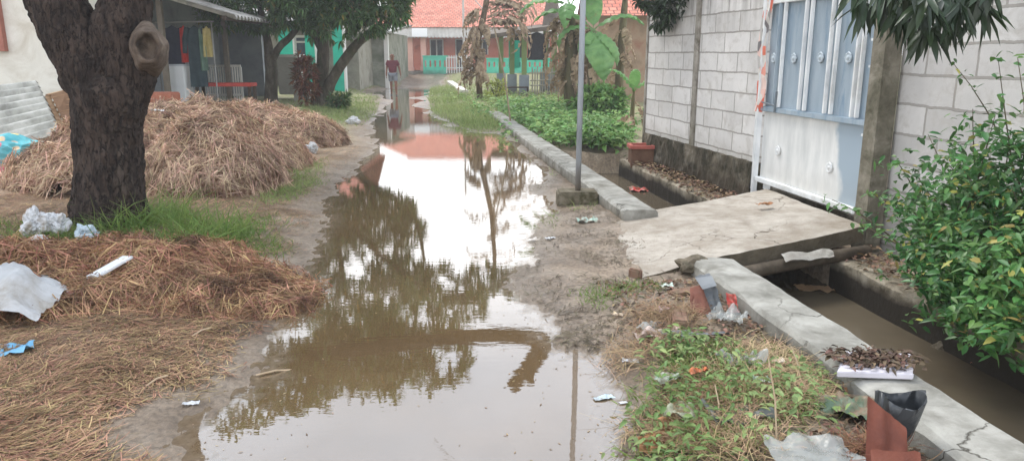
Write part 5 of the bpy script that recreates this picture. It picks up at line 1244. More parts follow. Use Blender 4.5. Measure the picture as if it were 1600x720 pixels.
# potted plants
potm = [pm('white_pot', [s(186, 184, 180), s(208, 206, 202)], 4, .6), pm('terracotta_pot', [s(150, 96, 74), s(176, 118, 94)], 4, .8), pm('dark_pot', [s(60, 58, 56), s(84, 82, 80)], 4, .7)]
for k, (px, py, mi, lab, r, h) in enumerate(((556, 132, 2, 'dark pot with a small plant, leftmost of the potted plants by the grey house', .26, .5), (570, 133, 1, 'terracotta pot with a taller green plant beside the grey house', .3, 1.1), (582, 134, 2, 'dark pot with a low bushy plant by the grey house wall', .28, .6), (591, 135, 0, 'white pot with a yellowish plant, nearest the walking man', .3, .7))):
    b = gp(px, py, .1); t = thing('potted_plant', lab, 'potted plant', b, group='potted plants by the grey house')
    mb = MB(); mb.lathe(b, [(.15, 0), (.2, .28), (.22, .29), (.22, .34), (.19, .34), (.18, .3), (.0, .3)], 14); mb.build('pot', potm[mi], t, smooth=True)
    V, F = crown([((b[0], b[1], b[2] + .3 + h * .5), (r, r, h * .55))], 60, 7, .2, .07, droop=.2, updir=.3); np_obj('plant', V, F, gcov if k != 3 else MATS['yellow_leaf'], t)

# ================================================================== porch things
gar = [('navy_dress', 'long navy garment, leftmost on the clothes rail under the awning', (268, 40), .42, 1.25, (36, 38, 54), (54, 56, 72), True, 'garment'),
       ('red_shirt', 'bright red shirt hanging in the middle of the clothes rail', (286, 40), .18, .9, (170, 44, 40), (200, 64, 54), False, 'shirt'),
       ('teal_robe', 'long dark teal robe hanging on the clothes rail', (303, 40), .36, 1.5, (40, 54, 60), (60, 76, 82), True, 'garment'),
       ('green_shirt', 'grey green shirt near the right end of the clothes rail', (314, 40), .14, 1.1, (84, 110, 98), (112, 136, 122), False, 'shirt'),
       ('yellow_shirt', 'pale yellow shirt hanging at the right end of the clothes rail', (322, 41), .18, .75, (160, 146, 92), (196, 182, 128), False, 'shirt')]
YC = 19.2
for k, (nm, lab, (px, py), w_, h_, a, b, sl, cat) in enumerate(gar):
    cloth_sheet(nm, lab, cat, dp(px, py, YC), w_, h_, cm(nm + '_cloth', a, b), 'clothes drying on the porch rail', sl, k * 2.7, (1, .25, 0))
mb = MB(); mb.tube([dp(236, 36, YC), dp(334, 34, YC + .1)], .02, 6)
for px in (242, 330): mb.tube([dp(px, 36, YC), (dp(px, 36, YC)[0], YC, .17)], .018, 6)
tag(mb.build('clothes_rail', pm('steel_rail', [s(130, 130, 130), s(160, 160, 160)], 5, .5), base=(dp(285, 36, YC)[0], YC, .17)), 'metal clothes rail under the awning of the cream house', 'clothes rail')
p0, p1 = dp(261, 150, 19.0), dp(286, 104, 19.0)
t = thing('washing_machine', 'white boxy washing machine under the hanging navy clothes', 'washing machine', ((p0[0] + p1[0]) / 2, 19.3, .17))
mb = MB(); mb.box(p0[0], p1[0], 19.0, 19.5, .19, p1[2]); mb.build('cabinet', pm('white_appliance', [s(214, 218, 222), s(230, 232, 234)], 2, .4), t, bevel=.015)
mb = MB(); mb.box(p0[0] + .01, p1[0] - .01, 19.02, 19.48, p1[2] + .002, p1[2] + .05); mb.build('lid', pm('appliance_lid', [s(180, 186, 194), s(200, 205, 210)], 2, .4), t, bevel=.01)
t = thing('red_bench', 'wooden bench with red covered seat in front of the porch', 'bench', (dp(352, 150, 19.8)[0], 19.8, .1))
a0, a1 = dp(305, 133, 19.6), dp(400, 133, 19.9); zt_ = a0[2]
mb = MB(); mb.box(a0[0], a1[0], 19.5, 20.0, zt_ - .04, zt_ + .05); mb.build('seat', pm('red_cover', [s(170, 62, 56), s(196, 86, 76)], 4, .7), t, bevel=.012)
for x in (a0[0] + .06, a1[0] - .06):
    for y in (19.55, 19.94): mb = MB(); mb.box(x - .035, x + .035, y - .035, y + .035, .02, zt_ - .04); mb.build('leg', woodd, t)
mb = MB(); mb.box(a0[0] + .06, a1[0] - .06, 19.72, 19.77, .3, .36); mb.build('stretcher', woodd, t)
# white railing crib
c0, c1 = dp(318, 152, 21.2), dp(374, 105, 21.2)
t = thing('white_railing', 'white slatted cot railing standing behind the red bench', 'cot', ((c0[0] + c1[0]) / 2, 21.2, .17))
for k in range(17):
    x = c0[0] + (c1[0] - c0[0]) * k / 16; mb = MB(); mb.box(x - .016, x + .016, 21.19, 21.22, .3, c1[2]); mb.build('slat', whitep, t)
mb = MB(); mb.box(c0[0] - .03, c1[0] + .03, 21.17, 21.24, c1[2], c1[2] + .06); mb.box(c0[0] - .03, c1[0] + .03, 21.17, 21.24, .46, .52); mb.build('rail', whitep, t)
for x in (c0[0] - .02, c1[0] + .02): mb = MB(); mb.box(x - .03, x + .03, 21.17, 21.24, .17, c1[2]); mb.build('leg', whitep, t)
# low dark table by the straw
p0, p1 = dp(283, 182, 16.4), dp(337, 160, 16.4)
t = thing('low_table', 'low table with a dark top behind the straw heap', 'table', ((p0[0] + p1[0]) / 2, 16.7, .1))
mb = MB(); mb.box(p0[0], p1[0], 16.3, 17.0, p1[2] - .05, p1[2]); mb.build('tabletop', woodd, t, bevel=.008)
mb = MB(); mb.box(p0[0] + .1, p1[0] - .04, 16.4, 16.9, .0, p1[2] - .05); mb.build('base', pm('red_brown_crate', [s(122, 92, 78), s(150, 116, 98)], 4, .85, .2), t)
mb = MB(); b0, b1 = dp(228, 155, 15.0), dp(268, 145, 15.0); mb.box(b0[0], b1[0], 15.0, 15.4, .05, b1[2]); tag(mb.build('brick_stack', pm('red_brick', [s(150, 92, 72), s(176, 116, 94)], 12, .9, .4), base=(b0[0], 15, .1), bevel=.02), 'reddish brick block half buried behind the straw near the porch', 'bricks')

# ================================================================== left foreground things
# corrugated sheet leaning against the house
YL = 12.4
A_, B_, C_, D_ = dp(-70, 262, 11.0), dp(97, 212, 11.0), dp(57, 126, 12.9), dp(-70, 140, 12.9)
mb = MB(); nrm = (Vector(B_) - Vector(A_)).cross(Vector(D_) - Vector(A_)).normalized()
mb.patch(A_, B_, C_, D_, 12, 96, lambda u, v: tuple(nrm * (.055 * math.cos(v * 9.5 * 2 * math.pi))))
tag(mb.build('corrugated_sheet', pm('old_asbestos', [s(128, 128, 122), s(170, 170, 164), s(196, 196, 190)], 3, .9, .25, stain=(s(128, 128, 120), 2, .55, .75)), base=tuple((Vector(A_) + Vector(B_)) / 2), smooth=True), 'grey corrugated roofing sheet leaning against the cream house wall', 'roofing sheet')
# slatted wooden box
cA, cB, cC, cD = dp(104, 200, 12.3), dp(132, 196, 12.9), dp(130, 136, 13.1), dp(79, 148, 12.5)
t = thing('wooden_crate', 'tilted slatted wooden crate between the corrugated sheet and the trunk', 'crate', cA)
mb = MB(); mb.patch(cA, cB, cC, cD, 2, 2); mb.build('back_panel', pm('crate_panel', [s(120, 92, 70), s(148, 116, 88)], 5, .85), t)
fr = (Vector(cB) - Vector(cA)).cross(Vector(cD) - Vector(cA)).normalized(); fr = fr if fr.y < 0 else -fr
for k in range(7):
    v = (k + .5) / 7; a = Vector(cA).lerp(Vector(cD), v) + fr * .04; b = Vector(cB).lerp(Vector(cC), v) + fr * .04
    mb = MB(); mb.bar(a, b, .09, .03); mb.build('slat', wood, t)
mb = MB(); mb.bar(Vector(cA) + fr * .08, Vector(cD) + fr * .08, .08); mb.bar(Vector(cD) + fr * .06, Vector(cC) + fr * .06, .07); mb.build('frame', wood, t)

def ico_bag(name, label, cat, c, r, mat, seed, rough=.35, group=None, squash=.75, sub=4, parent=None):
    bm = bmesh.new(); bmesh.ops.create_icosphere(bm, subdivisions=sub, radius=1); V = []
    for v in bm.verts:
        p = v.co; q1 = mnoise.noise(p * 1.4 + Vector((seed, 0, 0))); q2 = abs(mnoise.noise(p * 3.3 + Vector((0, seed, 0)))); q3 = abs(mnoise.noise(p * 7 + Vector((0, 0, seed))))
        k = 1 + rough * (q1 - 1.0 * q2 - .25 * q3)
        v.co = Vector((p.x * r[0] * k, p.y * r[1] * k, max(p.z * r[2] * k, -r[2] * squash) + r[2] * squash * .9))
    me = bpy.data.meshes.new(name); bm.to_mesh(me); bm.free(); me.materials.append(mat)
    o = bpy.data.objects.new(name, me); COL.objects.link(o); o.location = c
    return tag(o, label, cat, group)
def crumple(name, label, cat, c, w_, h_, rz, mat, seed, lift=.5, tilt=0, group=None, tall=False):
    """crumpled thin sheet lying on the ground or standing"""
    mb = MB(); nx, ny = 22, 18; M = __import__('mathutils').Matrix.Rotation(rz, 3, 'Z') @ __import__('mathutils').Matrix.Rotation(tilt, 3, 'X'); V = []; F = []
    s_ = max(w_, h_)
    for j in range(ny + 1):
        for i in range(nx + 1):
            x, y = (i / nx - .5) * w_, (j / ny - .5) * h_; P3 = Vector((x / s_ * 3.2 + seed * 3.1, y / s_ * 3.2, seed))
            q = abs(mnoise.noise(P3 * .8)) * .6 + abs(mnoise.noise(P3 * 1.7)) * .25 + abs(mnoise.noise(P3 * 4)) * .06
            e = mnoise.noise(Vector((x / s_ * 5, y / s_ * 5, seed + 9)))
            v = M @ Vector((x * (1 + .15 * e), y * (1 + .3 * mnoise.noise(P3 * 1.3 + Vector((0, 0, 5)))), (q - .1) * lift * s_ + .004)); V.append(v + Vector(c))
    for j in range(ny):
        for i in range(nx): a = j * (nx + 1) + i; F.append((a, a + 1, a + nx + 2, a + nx + 1))
    mb.add(V, F); o = mb.build(name, mat, base=c, smooth=True); return tag(o, label, cat, group)
def on_ground(px, py, up=.01):
    c = gp(px, py, .08); z = gz(c[0], c[1]); c = gp(px, py, z + .02); return (c[0], c[1], gz(c[0], c[1]) + up)
plw = pm('white_plastic', [s(186, 188, 190), s(214, 216, 218)], 9, .4, .15, spec=.4, stain=(s(150, 138, 122), 9, .48, .66))
# white sack in the left corner
sm = pm('woven_sack', [s(150, 152, 154), s(180, 182, 183), s(196, 197, 198)], 3, .6, .25, stain=(s(142, 134, 120), 3, .5, .7), bscale=30)
sk = gp(10, 530, .1)
def sack():
    nx, ny = 44, 40; V = []; F = []
    prof = [(0, .5), (.3, .62), (.42, .6), (.52, .34), (.7, .26), (.86, .2), (1, .03)]
    for j in range(ny + 1):
        v = j / ny
        for i in range(nx + 1):
            u = i / nx
            h = np.interp(u, [p[0] for p in prof], [p[1] for p in prof])
            x = -3.95 + u * 1.33 * (1 - .12 * (v - .3) ** 2); y = 3.78 + v * .62 + .10 * u
            e = max(0, 1 - abs(v - .42) * 2.0) ** .55
            P3 = Vector((u * 3.2, v * 2.6, 4.2))
            fold = .09 * abs(mnoise.noise(Vector((u * 6 + v * 3, v * 1.6, 2)))) + .05 * abs(mnoise.noise(P3 * 3.6)) + .02 * abs(mnoise.noise(P3 * 8)) + .006 * mnoise.noise(P3 * 22)
            V.append((x + .04 * mnoise.noise(P3 * 2), y, gz(x, y) + .02 + h * e * (1 + .15 * mnoise.noise(P3)) + fold * (1 if e > .05 else .2)))
    for j in range(ny):
        for i in range(nx): a = j * (nx + 1) + i; F.append((a, a + 1, a + nx + 2, a + nx + 1))
    mb = MB(); mb.add(V, F); return mb.build('woven_sack', sm, base=(-3.1, 4.1, .15), smooth=True)
tag(sack(), 'crumpled white woven sack lying at the left edge of the foreground', 'sack')
blp = pm('blue_plastic', [s(92, 150, 186), s(130, 184, 212)], 6, .4, .2)
crumple('blue_plastic', 'blue plastic scrap just below the white sack', 'plastic scrap', on_ground(4, 543, .0), .26, .16, .2, blp, 4, .35)
# white strip
a, b = gp(146, 458, .17), gp(203, 424, .2); za, zb = a[2] + .1, b[2] + .1
mb = MB(); mb.bar((a[0], a[1], za), (b[0], b[1], zb), .075, .018)
tag(mb.build('foam_strip', pm('white_foam', [s(212, 214, 216), s(232, 234, 235)], 8, .7, .2), base=((a[0] + b[0]) / 2, (a[1] + b[1]) / 2, za), bevel=.004), 'long white foam strip lying across the low straw heap', 'foam strip')
# small white bags at the foot of the trunk
for k, (px, py, r, lab, nm, m) in enumerate([(57, 362, (.12, .11, .13), 'rounded white plastic bag, leftmost by the trunk', 'plastic_bag', plw), (90, 362, (.095, .09, .1), 'white plastic cup shaped bag nearer the trunk', 'plastic_bag', plw), (62, 384, (.1, .08, .075), 'flat white plastic bag in the grass below the round one', 'plastic_bag', plw),
        (134, 368, (.1, .08, .08), 'pale blue plastic bag against the foot of the trunk', 'plastic_bag', pm('pale_blue_plastic', [s(168, 184, 194), s(196, 208, 214)], 5, .4, .1)), (249, 411, (.06, .05, .05), 'small clear plastic cup between the grass and the low straw heap', 'plastic_cup', plw)]):
    c = on_ground(px, py, .0); ico_bag(nm, lab, 'plastic bag' if 'cup' not in nm else 'cup', c, r, m, k * 3.7 + 1, .5, None)
ico_bag('plastic_bag', 'small white plastic bag at the right foot of the far straw heap', 'plastic bag', on_ground(486, 236, .0), (.12, .1, .1), plw, 31, .5)
ico_bag('plastic_bag', 'tiny white bag lying on the lawn by the slanting tree', 'plastic bag', on_ground(552, 192, .0), (.16, .12, .1), plw, 37, .5)
crumple('paper_scrap', 'white paper scrap on top of the big straw heap', 'paper', (*dp(246, 174, 10.0)[:2], dp(246, 174, 10.0)[2]), .16, .1, .3, plw, 5, .5)
# flowered blanket + pink cushion + sheet piece on straw
flo = G('flower_fabric'); c = flo.coord()
vv = flo.n('ShaderNodeTexVoronoi', i_Vector=c, i_Scale=5.5); base_c = flo.ramp(flo.noise(c, 3, 4), [(.35, s(70, 158, 170)), (.6, s(110, 190, 198))])
fl = flo.ramp(vv.outputs['Distance'], [(.0, 1.0), (.26, 1.0), (.34, 0.0)]); fc = flo.ramp(vv.outputs['Color'], [(.2, s(206, 120, 128)), (.45, s(220, 180, 190)), (.6, s(214, 196, 120)), (.8, s(90, 120, 160))])
ctr = flo.ramp(vv.outputs['Distance'], [(.0, 1.0), (.1, 1.0), (.13, 0.0)]); col = flo.mix(fl, base_c, fc); col = flo.mix(ctr, col, s(224, 206, 150))
p = flo.n('ShaderNodeBsdfPrincipled', i_Roughness=.85); flo.l(col, p.inputs['Base Color']); flo.l(p.outputs[0], flo.out.inputs[0])
mb = MB(); a0 = dp(-60, 290, 9.6)
for (c3, r3, sd_) in (((dp(-15, 250, 9.6)), (.5, .3, .17), 3),): pass
o = ico_bag('flowered_blanket', 'turquoise flowered blanket bundled below the corrugated sheet', 'blanket', (dp(18, 268, 9.2)[0], 9.3, dp(18, 279, 9.2)[2]), (.55, .4, .34), flo.m, 4.4, .35, squash=.6)
ico_bag('pink_cushion', 'dark pink cushion at the left edge under the flowered blanket', 'cushion', (dp(-8, 300, 8.6)[0], 8.6, .1), (.34, .25, .14), pm('pink_cloth', [s(160, 70, 92), s(190, 98, 116)], 4, .85, .2), 6.1, .2)
crumple('brown_cloth', 'dry brown cloth scrap draped on the side of the big straw heap', 'cloth', tuple(Vector(dp(330, 262, 8.25)) + Vector((0, -.05, .0))), .2, .45, .3, pm('brown_cloth', [s(128, 100, 84), s(160, 130, 112)], 4, .85, .2), 6, .35, tilt=.95)

# ================================================================== the man
def person():
    px, Yp = 615, 30.3; x0 = dp(px, 148, Yp)[0]; zg = 0.0; sc = 1.66
    root = thing('person', 'man in a maroon polo shirt and grey shorts walking on the wet lane', 'person', (x0, Yp, zg))
    def skin(name, verts, edges, rads, mat, parent, sub=2, root_i=0):
        me = bpy.data.meshes.new(name); me.from_pydata([tuple(Vector((x0, Yp, zg)) + Vector(v) * sc) for v in verts], edges, []); o = bpy.data.objects.new(name + '_tmp', me); COL.objects.link(o)
        m = o.modifiers.new('s', 'SKIN'); sl = me.skin_vertices[0].data
        for i, r in enumerate(rads): sl[i].radius = (r[0] * sc, r[1] * sc) if isinstance(r, tuple) else (r * sc, r * sc)
        sl[root_i].use_root = True; m.use_smooth_shade = True
        o.modifiers.new('d', 'SUBSURF').levels = sub
        dg = bpy.context.evaluated_depsgraph_get(); nm = bpy.data.meshes.new_from_object(o.evaluated_get(dg)); bpy.data.objects.remove(o)
        nm.name = name; nm.materials.clear(); nm.materials.append(mat)
        for v in nm.vertices: v.co -= Vector((x0, Yp, zg))
        for p in nm.polygons: p.use_smooth = True
        ob = bpy.data.objects.new(name, nm); COL.objects.link(ob); ob.parent = parent; return ob
    skn = pm('brown_skin', [s(120, 82, 64), s(146, 104, 84)], 6, .6, .05)
    # y negative = toward the camera; heights as fraction of body height
    J = dict(pelvis=(0, 0, .52), waist=(0, 0, .60), chest=(0, -.005, .72), neck=(0, -.01, .825), head0=(0, -.02, .865), head1=(0, -.02, .935), head2=(0, -.01, .965),
             shl=(-.105, 0, .79), ell=(-.145, .02, .63), wrl=(-.15, -.04, .50), hal=(-.148, -.055, .45),
             shr=(.105, 0, .79), elr=(.155, .03, .635), wrr=(.185, -.02, .505), har=(.195, -.035, .455),
             hil=(-.05, 0, .50), knl=(-.055, .03, .28), anl=(-.06, .09, .06), tol=(-.065, .05, .018),
             hir=(.05, 0, .50), knr=(.075, -.06, .275), anr=(.085, -.08, .045), tor=(.095, -.16, .014))
    names = list(J); idx = {n: i for i, n in enumerate(names)}
    E = [('pelvis', 'waist'), ('waist', 'chest'), ('chest', 'neck'), ('neck', 'head0'), ('head0', 'head1'), ('head1', 'head2'), ('chest', 'shl'), ('shl', 'ell'), ('ell', 'wrl'), ('wrl', 'hal'), ('chest', 'shr'), ('shr', 'elr'), ('elr', 'wrr'), ('wrr', 'har'),
         ('pelvis', 'hil'), ('hil', 'knl'), ('knl', 'anl'), ('anl', 'tol'), ('pelvis', 'hir'), ('hir', 'knr'), ('knr', 'anr'), ('anr', 'tor')]
    r = dict(pelvis=(.085, .065), waist=(.085, .062), chest=(.095, .068), neck=.036, head0=(.044, .05), head1=(.05, .058), head2=(.035, .042), shl=.04, ell=.026, wrl=.02, hal=(.022, .014), shr=.04, elr=.026, wrr=.02, har=(.022, .014), hil=.058, knl=.036, anl=.024, tol=.024, hir=.058, knr=.036, anr=.024, tor=.024)
    body = skin('body', [J[n] for n in names], [(idx[a], idx[b]) for a, b in E], [r[n] for n in names], skn, root)
    mar = pm('maroon_cloth', [s(92, 44, 52), s(118, 60, 68)], 5, .9, .2); gry = pm('grey_shorts_cloth', [s(118, 122, 130), s(144, 148, 154)], 5, .9, .2)
    skin('shirt', [(0, 0, .52), (0, 0, .60), (0, -.005, .72), (0, -.008, .80), (-.105, 0, .785), (-.135, .012, .69), (.105, 0, .785), (.14, .016, .69)], [(0, 1), (1, 2), (2, 3), (2, 4), (4, 5), (2, 6), (6, 7)], [(.105, .085), (.108, .085), (.112, .084), (.062, .055), .054, .046, .054, .046], mar, root)
    skin('shorts', [(0, 0, .535), (-.053, 0, .49), (-.058, .025, .31), (.053, 0, .49), (.075, -.045, .305)], [(0, 1), (1, 2), (0, 3), (3, 4)], [(.092, .075), .068, .056, .068, .056], gry, root)
    hm = pm('black_hair', [s(34, 30, 28), s(56, 50, 46)], 20, .8)
    skin('hair', [(0, .012, .93), (0, .004, .965)], [(0, 1)], [(.056, .056), (.046, .05)], hm, root)
    def blob(name, c, rr, mat):
        bm = bmesh.new(); bmesh.ops.create_icosphere(bm, subdivisions=2, radius=1); me = bpy.data.meshes.new(name)
        for v in bm.verts: v.co = Vector((v.co.x * rr[0], v.co.y * rr[1], v.co.z * rr[2])) * sc + Vector(c) * sc
        bm.to_mesh(me); bm.free(); me.materials.append(mat); o = bpy.data.objects.new(name, me); COL.objects.link(o); o.parent = root
    dk = pm('eye_dark', [s(30, 24, 22), s(44, 36, 32)], 5, .4)
    for sx in (-1, 1): blob('eye', (sx * .017, -.071, .925), (.008, .006, .005), dk); blob('ear', (sx * .05, -.015, .915), (.009, .014, .019), skn); blob('sandal', ((-.066 if sx < 0 else .097), (.055 if sx < 0 else -.155), .008), (.024, .06, .008), dk)
    blob('nose', (0, -.078, .908), (.009, .012, .014), skn); blob('moustache', (0, -.073, .89), (.018, .007, .005), dk)
    # fingers
    for hx_, dirx in ((J['hal'], -1), (J['har'], 1)):
        for k in range(4):
            b = Vector(hx_) + Vector((0, (k - 1.5) * .010, -.012)); L_ = (.034, .042, .040, .03)[k]
            skin('finger', [tuple(b), tuple(b + Vector((dirx * -.003, -.002, -L_ * .55))), tuple(b + Vector((dirx * -.010, -.004, -L_)))], [(0, 1), (1, 2)], [.0062, .0056, .0046], skn, root, 1)
        b = Vector(hx_) + Vector((0, -.016, .008)); skin('thumb', [tuple(b), tuple(b + Vector((0, -.012, -.014))), tuple(b + Vector((0, -.015, -.03)))], [(0, 1), (1, 2)], [.007, .0064, .005], skn, root, 1)
person()
# ================================================================== litter and things along the kerb
rust = pm('rusty_brown_sheet', [s(92, 56, 46), s(120, 76, 62), s(140, 98, 82)], 5, .7, .3, stain=(s(80, 58, 50), 4, .5, .7))
blk_p = pm('black_plastic', [s(46, 48, 50), s(76, 80, 84)], 5, .35, .2, spec=.5)
gry_p = pm('grey_rubber_sheet', [s(74, 78, 82), s(112, 116, 120), s(134, 138, 140)], 4, .6, .2)
grn_p = pm('green_tarp', [s(74, 96, 78), s(106, 128, 106)], 5, .45, .25, stain=(s(122, 104, 84), 14, .42, .6))
red_p = pm('red_plastic', [s(176, 44, 48), s(206, 78, 74), s(206, 150, 140)], 5, .4, .1, stain=(s(122, 104, 84), 14, .42, .6))
org_p = pm('orange_plastic', [s(196, 100, 60), s(216, 128, 84)], 5, .5, .1, stain=(s(122, 104, 84), 14, .42, .6))
pnk_p = pm('pink_wrapper', [s(204, 90, 104), s(216, 200, 196), s(222, 130, 140)], 5, .4, .1, stain=(s(122, 104, 84), 14, .42, .6))
yel_p = pm('yellow_wrapper', [s(206, 166, 60), s(218, 206, 190), s(190, 90, 60)], 5, .4, .1, stain=(s(122, 104, 84), 14, .42, .6))
tea_p = pm('green_wrapper', [s(60, 160, 120), s(206, 214, 206), s(110, 186, 150)], 5, .4, .1, stain=(s(122, 104, 84), 14, .42, .6))
tan_c = pm('wet_cardboard', [s(142, 112, 84), s(176, 146, 114)], 5, .85, .2)
dryl = pm('dry_leaf', [s(140, 96, 66), s(176, 132, 94)], 6, .8, .2)
clr_p = pm('clear_plastic', [s(164, 168, 164), s(190, 194, 190)], 5, .25, .2, spec=.6, alpha=.5)
# bent sheet standing against the kerb near the bridge
t = thing('bent_sheet', 'dark grey rubber sheet with a rusty brown plate leaning on the kerb end', 'scrap sheet', (1.15, 4.55, .06))
mb = MB(); mb.patch(dp(1112, 492, 4.18), dp(1130, 480, 4.25), dp(1112, 430, 4.3), dp(1086, 434, 4.42), 8, 10, lambda u, v: (.03 * mnoise.noise(Vector((u * 3, v * 3, 1))), .05 * math.sin(u * 2.6) + .03 * mnoise.noise(Vector((u * 4, v * 4, 7))), 0)); mb.patch(dp(1086, 434, 4.42), dp(1112, 430, 4.3), dp(1120, 446, 4.1), dp(1098, 452, 4.15), 6, 4); mb.build('rubber_flap', gry_p, t, smooth=True)
mb = MB(); mb.patch(dp(1078, 492, 4.12), dp(1114, 494, 4.1), dp(1096, 444, 4.28), dp(1078, 450, 4.28), 8, 8, lambda u, v: (0, .02 * mnoise.noise(Vector((u * 5, v * 5, 3))), 0)); mb.build('rusty_plate', rust, t, smooth=True)
crumple('grey_strip', 'long dark grey strip of rubber lying in the debris beside the grass', 'rubber strip', on_ground(1085, 522, .02), .36, .07, -.1, gry_p, 4, .3)
crumple('plastic_bag', 'crumpled pinkish plastic bag below the bent sheet', 'plastic bag', on_ground(1030, 522, .01), .26, .1, .3, pm('pinkish_plastic', [s(188, 170, 160), s(214, 196, 188)], 5, .4, .2, stain=(s(122, 104, 84), 14, .42, .6)), 5, .6)
crumple('plastic_bag', 'whitish crumpled plastic bag left of the rubber strip', 'plastic bag', on_ground(1016, 506, .01), .16, .09, .8, clr_p, 7, .5)
crumple('clear_bag', 'clear plastic bag pressed against the kerb beside the bent sheet', 'plastic bag', on_ground(1136, 502, .03), .2, .15, -.5, clr_p, 9, .8)
crumple('wrapper', 'pink wrapper among the debris in front of the rusty plate', 'wrapper', on_ground(1034, 482, .02), .1, .05, .5, pnk_p, 11, .5)
crumple('wrapper', 'small green wrapper in front of the bridge slab', 'wrapper', on_ground(1042, 449, .02), .09, .05, .2, tea_p, 13, .6)
crumple('wrapper', 'yellow wrapper on the mud beside the weeds', 'wrapper', on_ground(965, 489, .01), .07, .035, -.7, yel_p, 15, .4)
crumple('wrapper', 'red and green wrapper against the kerb face', 'wrapper', on_ground(1143, 484, .06), .06, .12, .1, red_p, 17, .5, tilt=.9)
crumple('foam_scrap', 'bright white foam scrap on the mud at the puddle edge', 'foam scrap', on_ground(989, 562, .01), .115, .055, -.1, plw, 19, .35)
crumple('wrapper', 'pale blue wrapper floating in the puddle near its right edge', 'wrapper', (*gp(943, 622, .0)[:2], .002), .1, .04, .3, pm('blue_white_wrapper', [s(170, 200, 216), s(210, 224, 232)], 6, .4, .1, stain=(s(122, 104, 84), 14, .42, .6)), 21, .12)
crumple('paper_scrap', 'tiny white scrap floating in the puddle beside the blue wrapper', 'paper', (*gp(974, 630, .0)[:2], .002), .04, .02, .3, plw, 23, .12)
crumple('paper_scrap', 'white scrap on the left shore of the puddle in the foreground', 'paper', on_ground(298, 632, .006), .08, .03, .1, plw, 25, .3)
crumple('paper_scrap', 'white scrap on the mud right of the puddle before the slab', 'paper', on_ground(860, 371, .006), .09, .05, .6, plw, 27, .3)
crumple('plastic_bag', 'green and white plastic bag beside the concrete pole base', 'plastic bag', on_ground(918, 343, .01), .22, .13, .3, pm('green_white_plastic', [s(150, 190, 170), s(214, 218, 214)], 7, .4, .2, stain=(s(122, 104, 84), 14, .42, .6)), 29, .5)
crumple('plastic_bag', 'clear crumpled bag in the weeds at the middle of the debris', 'plastic bag', on_ground(1158, 570, .03), .2, .14, .2, clr_p, 31, .8)
crumple('plastic_bag', 'olive clear bag lower in the weeds', 'plastic bag', on_ground(1070, 645, .03), .16, .12, .9, pm('olive_plastic', [s(150, 152, 128), s(180, 182, 160)], 5, .4, .2, alpha=.8), 33, .8)
crumple('plastic_bag', 'dark plastic bag buried in the weeds near the bottom', 'plastic bag', on_ground(1150, 650, .02), .24, .16, .2, pm('dark_grey_plastic', [s(70, 74, 70), s(98, 102, 98)], 5, .4, .2), 35, .6)
crumple('wrapper', 'orange wrapper in the bright grass', 'wrapper', on_ground(1090, 592, .06), .1, .05, .3, org_p, 37, .6)
crumple('wrapper', 'yellow wrapper on the weeds near the kerb', 'wrapper', on_ground(1213, 577, .05), .07, .05, .1, yel_p, 39, .7)
crumple('wrapper', 'bright green wrapper in the weeds below the clear bag', 'wrapper', on_ground(1188, 606, .05), .08, .05, .1, tea_p, 41, .7)
crumple('wrapper', 'grey green foil in the bright grass left of the weeds', 'wrapper', on_ground(1040, 600, .05), .12, .09, .4, pm('grey_green_foil', [s(140, 156, 140), s(170, 184, 170)], 5, .35, .2, stain=(s(122, 104, 84), 14, .42, .6)), 43, .6)
crumple('green_tarp', 'dark green plastic tarp scrap next to the rusty sheet', 'tarp', on_ground(1318, 640, .02), .3, .2, -.2, grn_p, 44, .55)
crumple('clear_bag', 'clear plastic sheet lying at the bottom right foreground', 'plastic sheet', on_ground(1268, 712, .03), .3, .2, .15, clr_p, 45, .2)
for k, (px, py, rz, w_) in enumerate([(1048, 665, .9, .12), (1290, 552, .5, .13), (1345, 610, .2, .14), (1020, 700, .4, .13), (1228, 352, .2, .12)]):
    c = on_ground(px, py, .03) if k < 4 else (2.42, 7.0, .2)
    labs = ['curled brown leaf standing at the puddle edge of the weeds', 'upright brown leaf left of the white board on the kerb', 'brown leaf beside the rusty sheet', 'brown leaf near the bottom edge beside the puddle', 'curled brown leaf lying on the bridge slab']
    crumple('dry_leaf', labs[k], 'leaf', c, w_ * 1.3, w_ * .6, rz, dryl, 51 + k * 2, .5, tilt=.5 if k != 4 else 0)
# bricks, stones
brk = pm('old_brick', [s(104, 80, 66), s(132, 104, 88), s(150, 124, 106)], 7, .95, .5, stain=(s(110, 96, 78), 9, .45, .6))
def stone(name, label, cat, c, r, m, sd_, group=None): return ico_bag(name, label, cat, c, r, m, sd_, .35, group, .7, 3)
for k, (px, py, dx, lab) in enumerate([(1066, 455, .12, 'worn brick piece half buried in front of the slab'), (1050, 500, .1, 'brown brick piece among the debris left of the rusty plate'), (990, 430, .05, 'small brown brick at the corner of the slab')]):
    c = on_ground(px, py, .01); mb = MB(); a = .4 + k; mb.obox((c[0] - dx * math.cos(a), c[1] - dx * math.sin(a)), (c[0] + dx * math.cos(a), c[1] + dx * math.sin(a)), dx * .9, c[2] - .03, c[2] + .035 + .01 * k)
    tag(mb.build('brick', brk, base=c, bevel=.01), lab, 'brick', 'broken bricks')
stone('stone', 'broken concrete lump in the gap between slab and kerb', 'stone', (1.33, 5.2, .07), (.14, .1, .07), MATS['mossy_concrete'], 3.3)
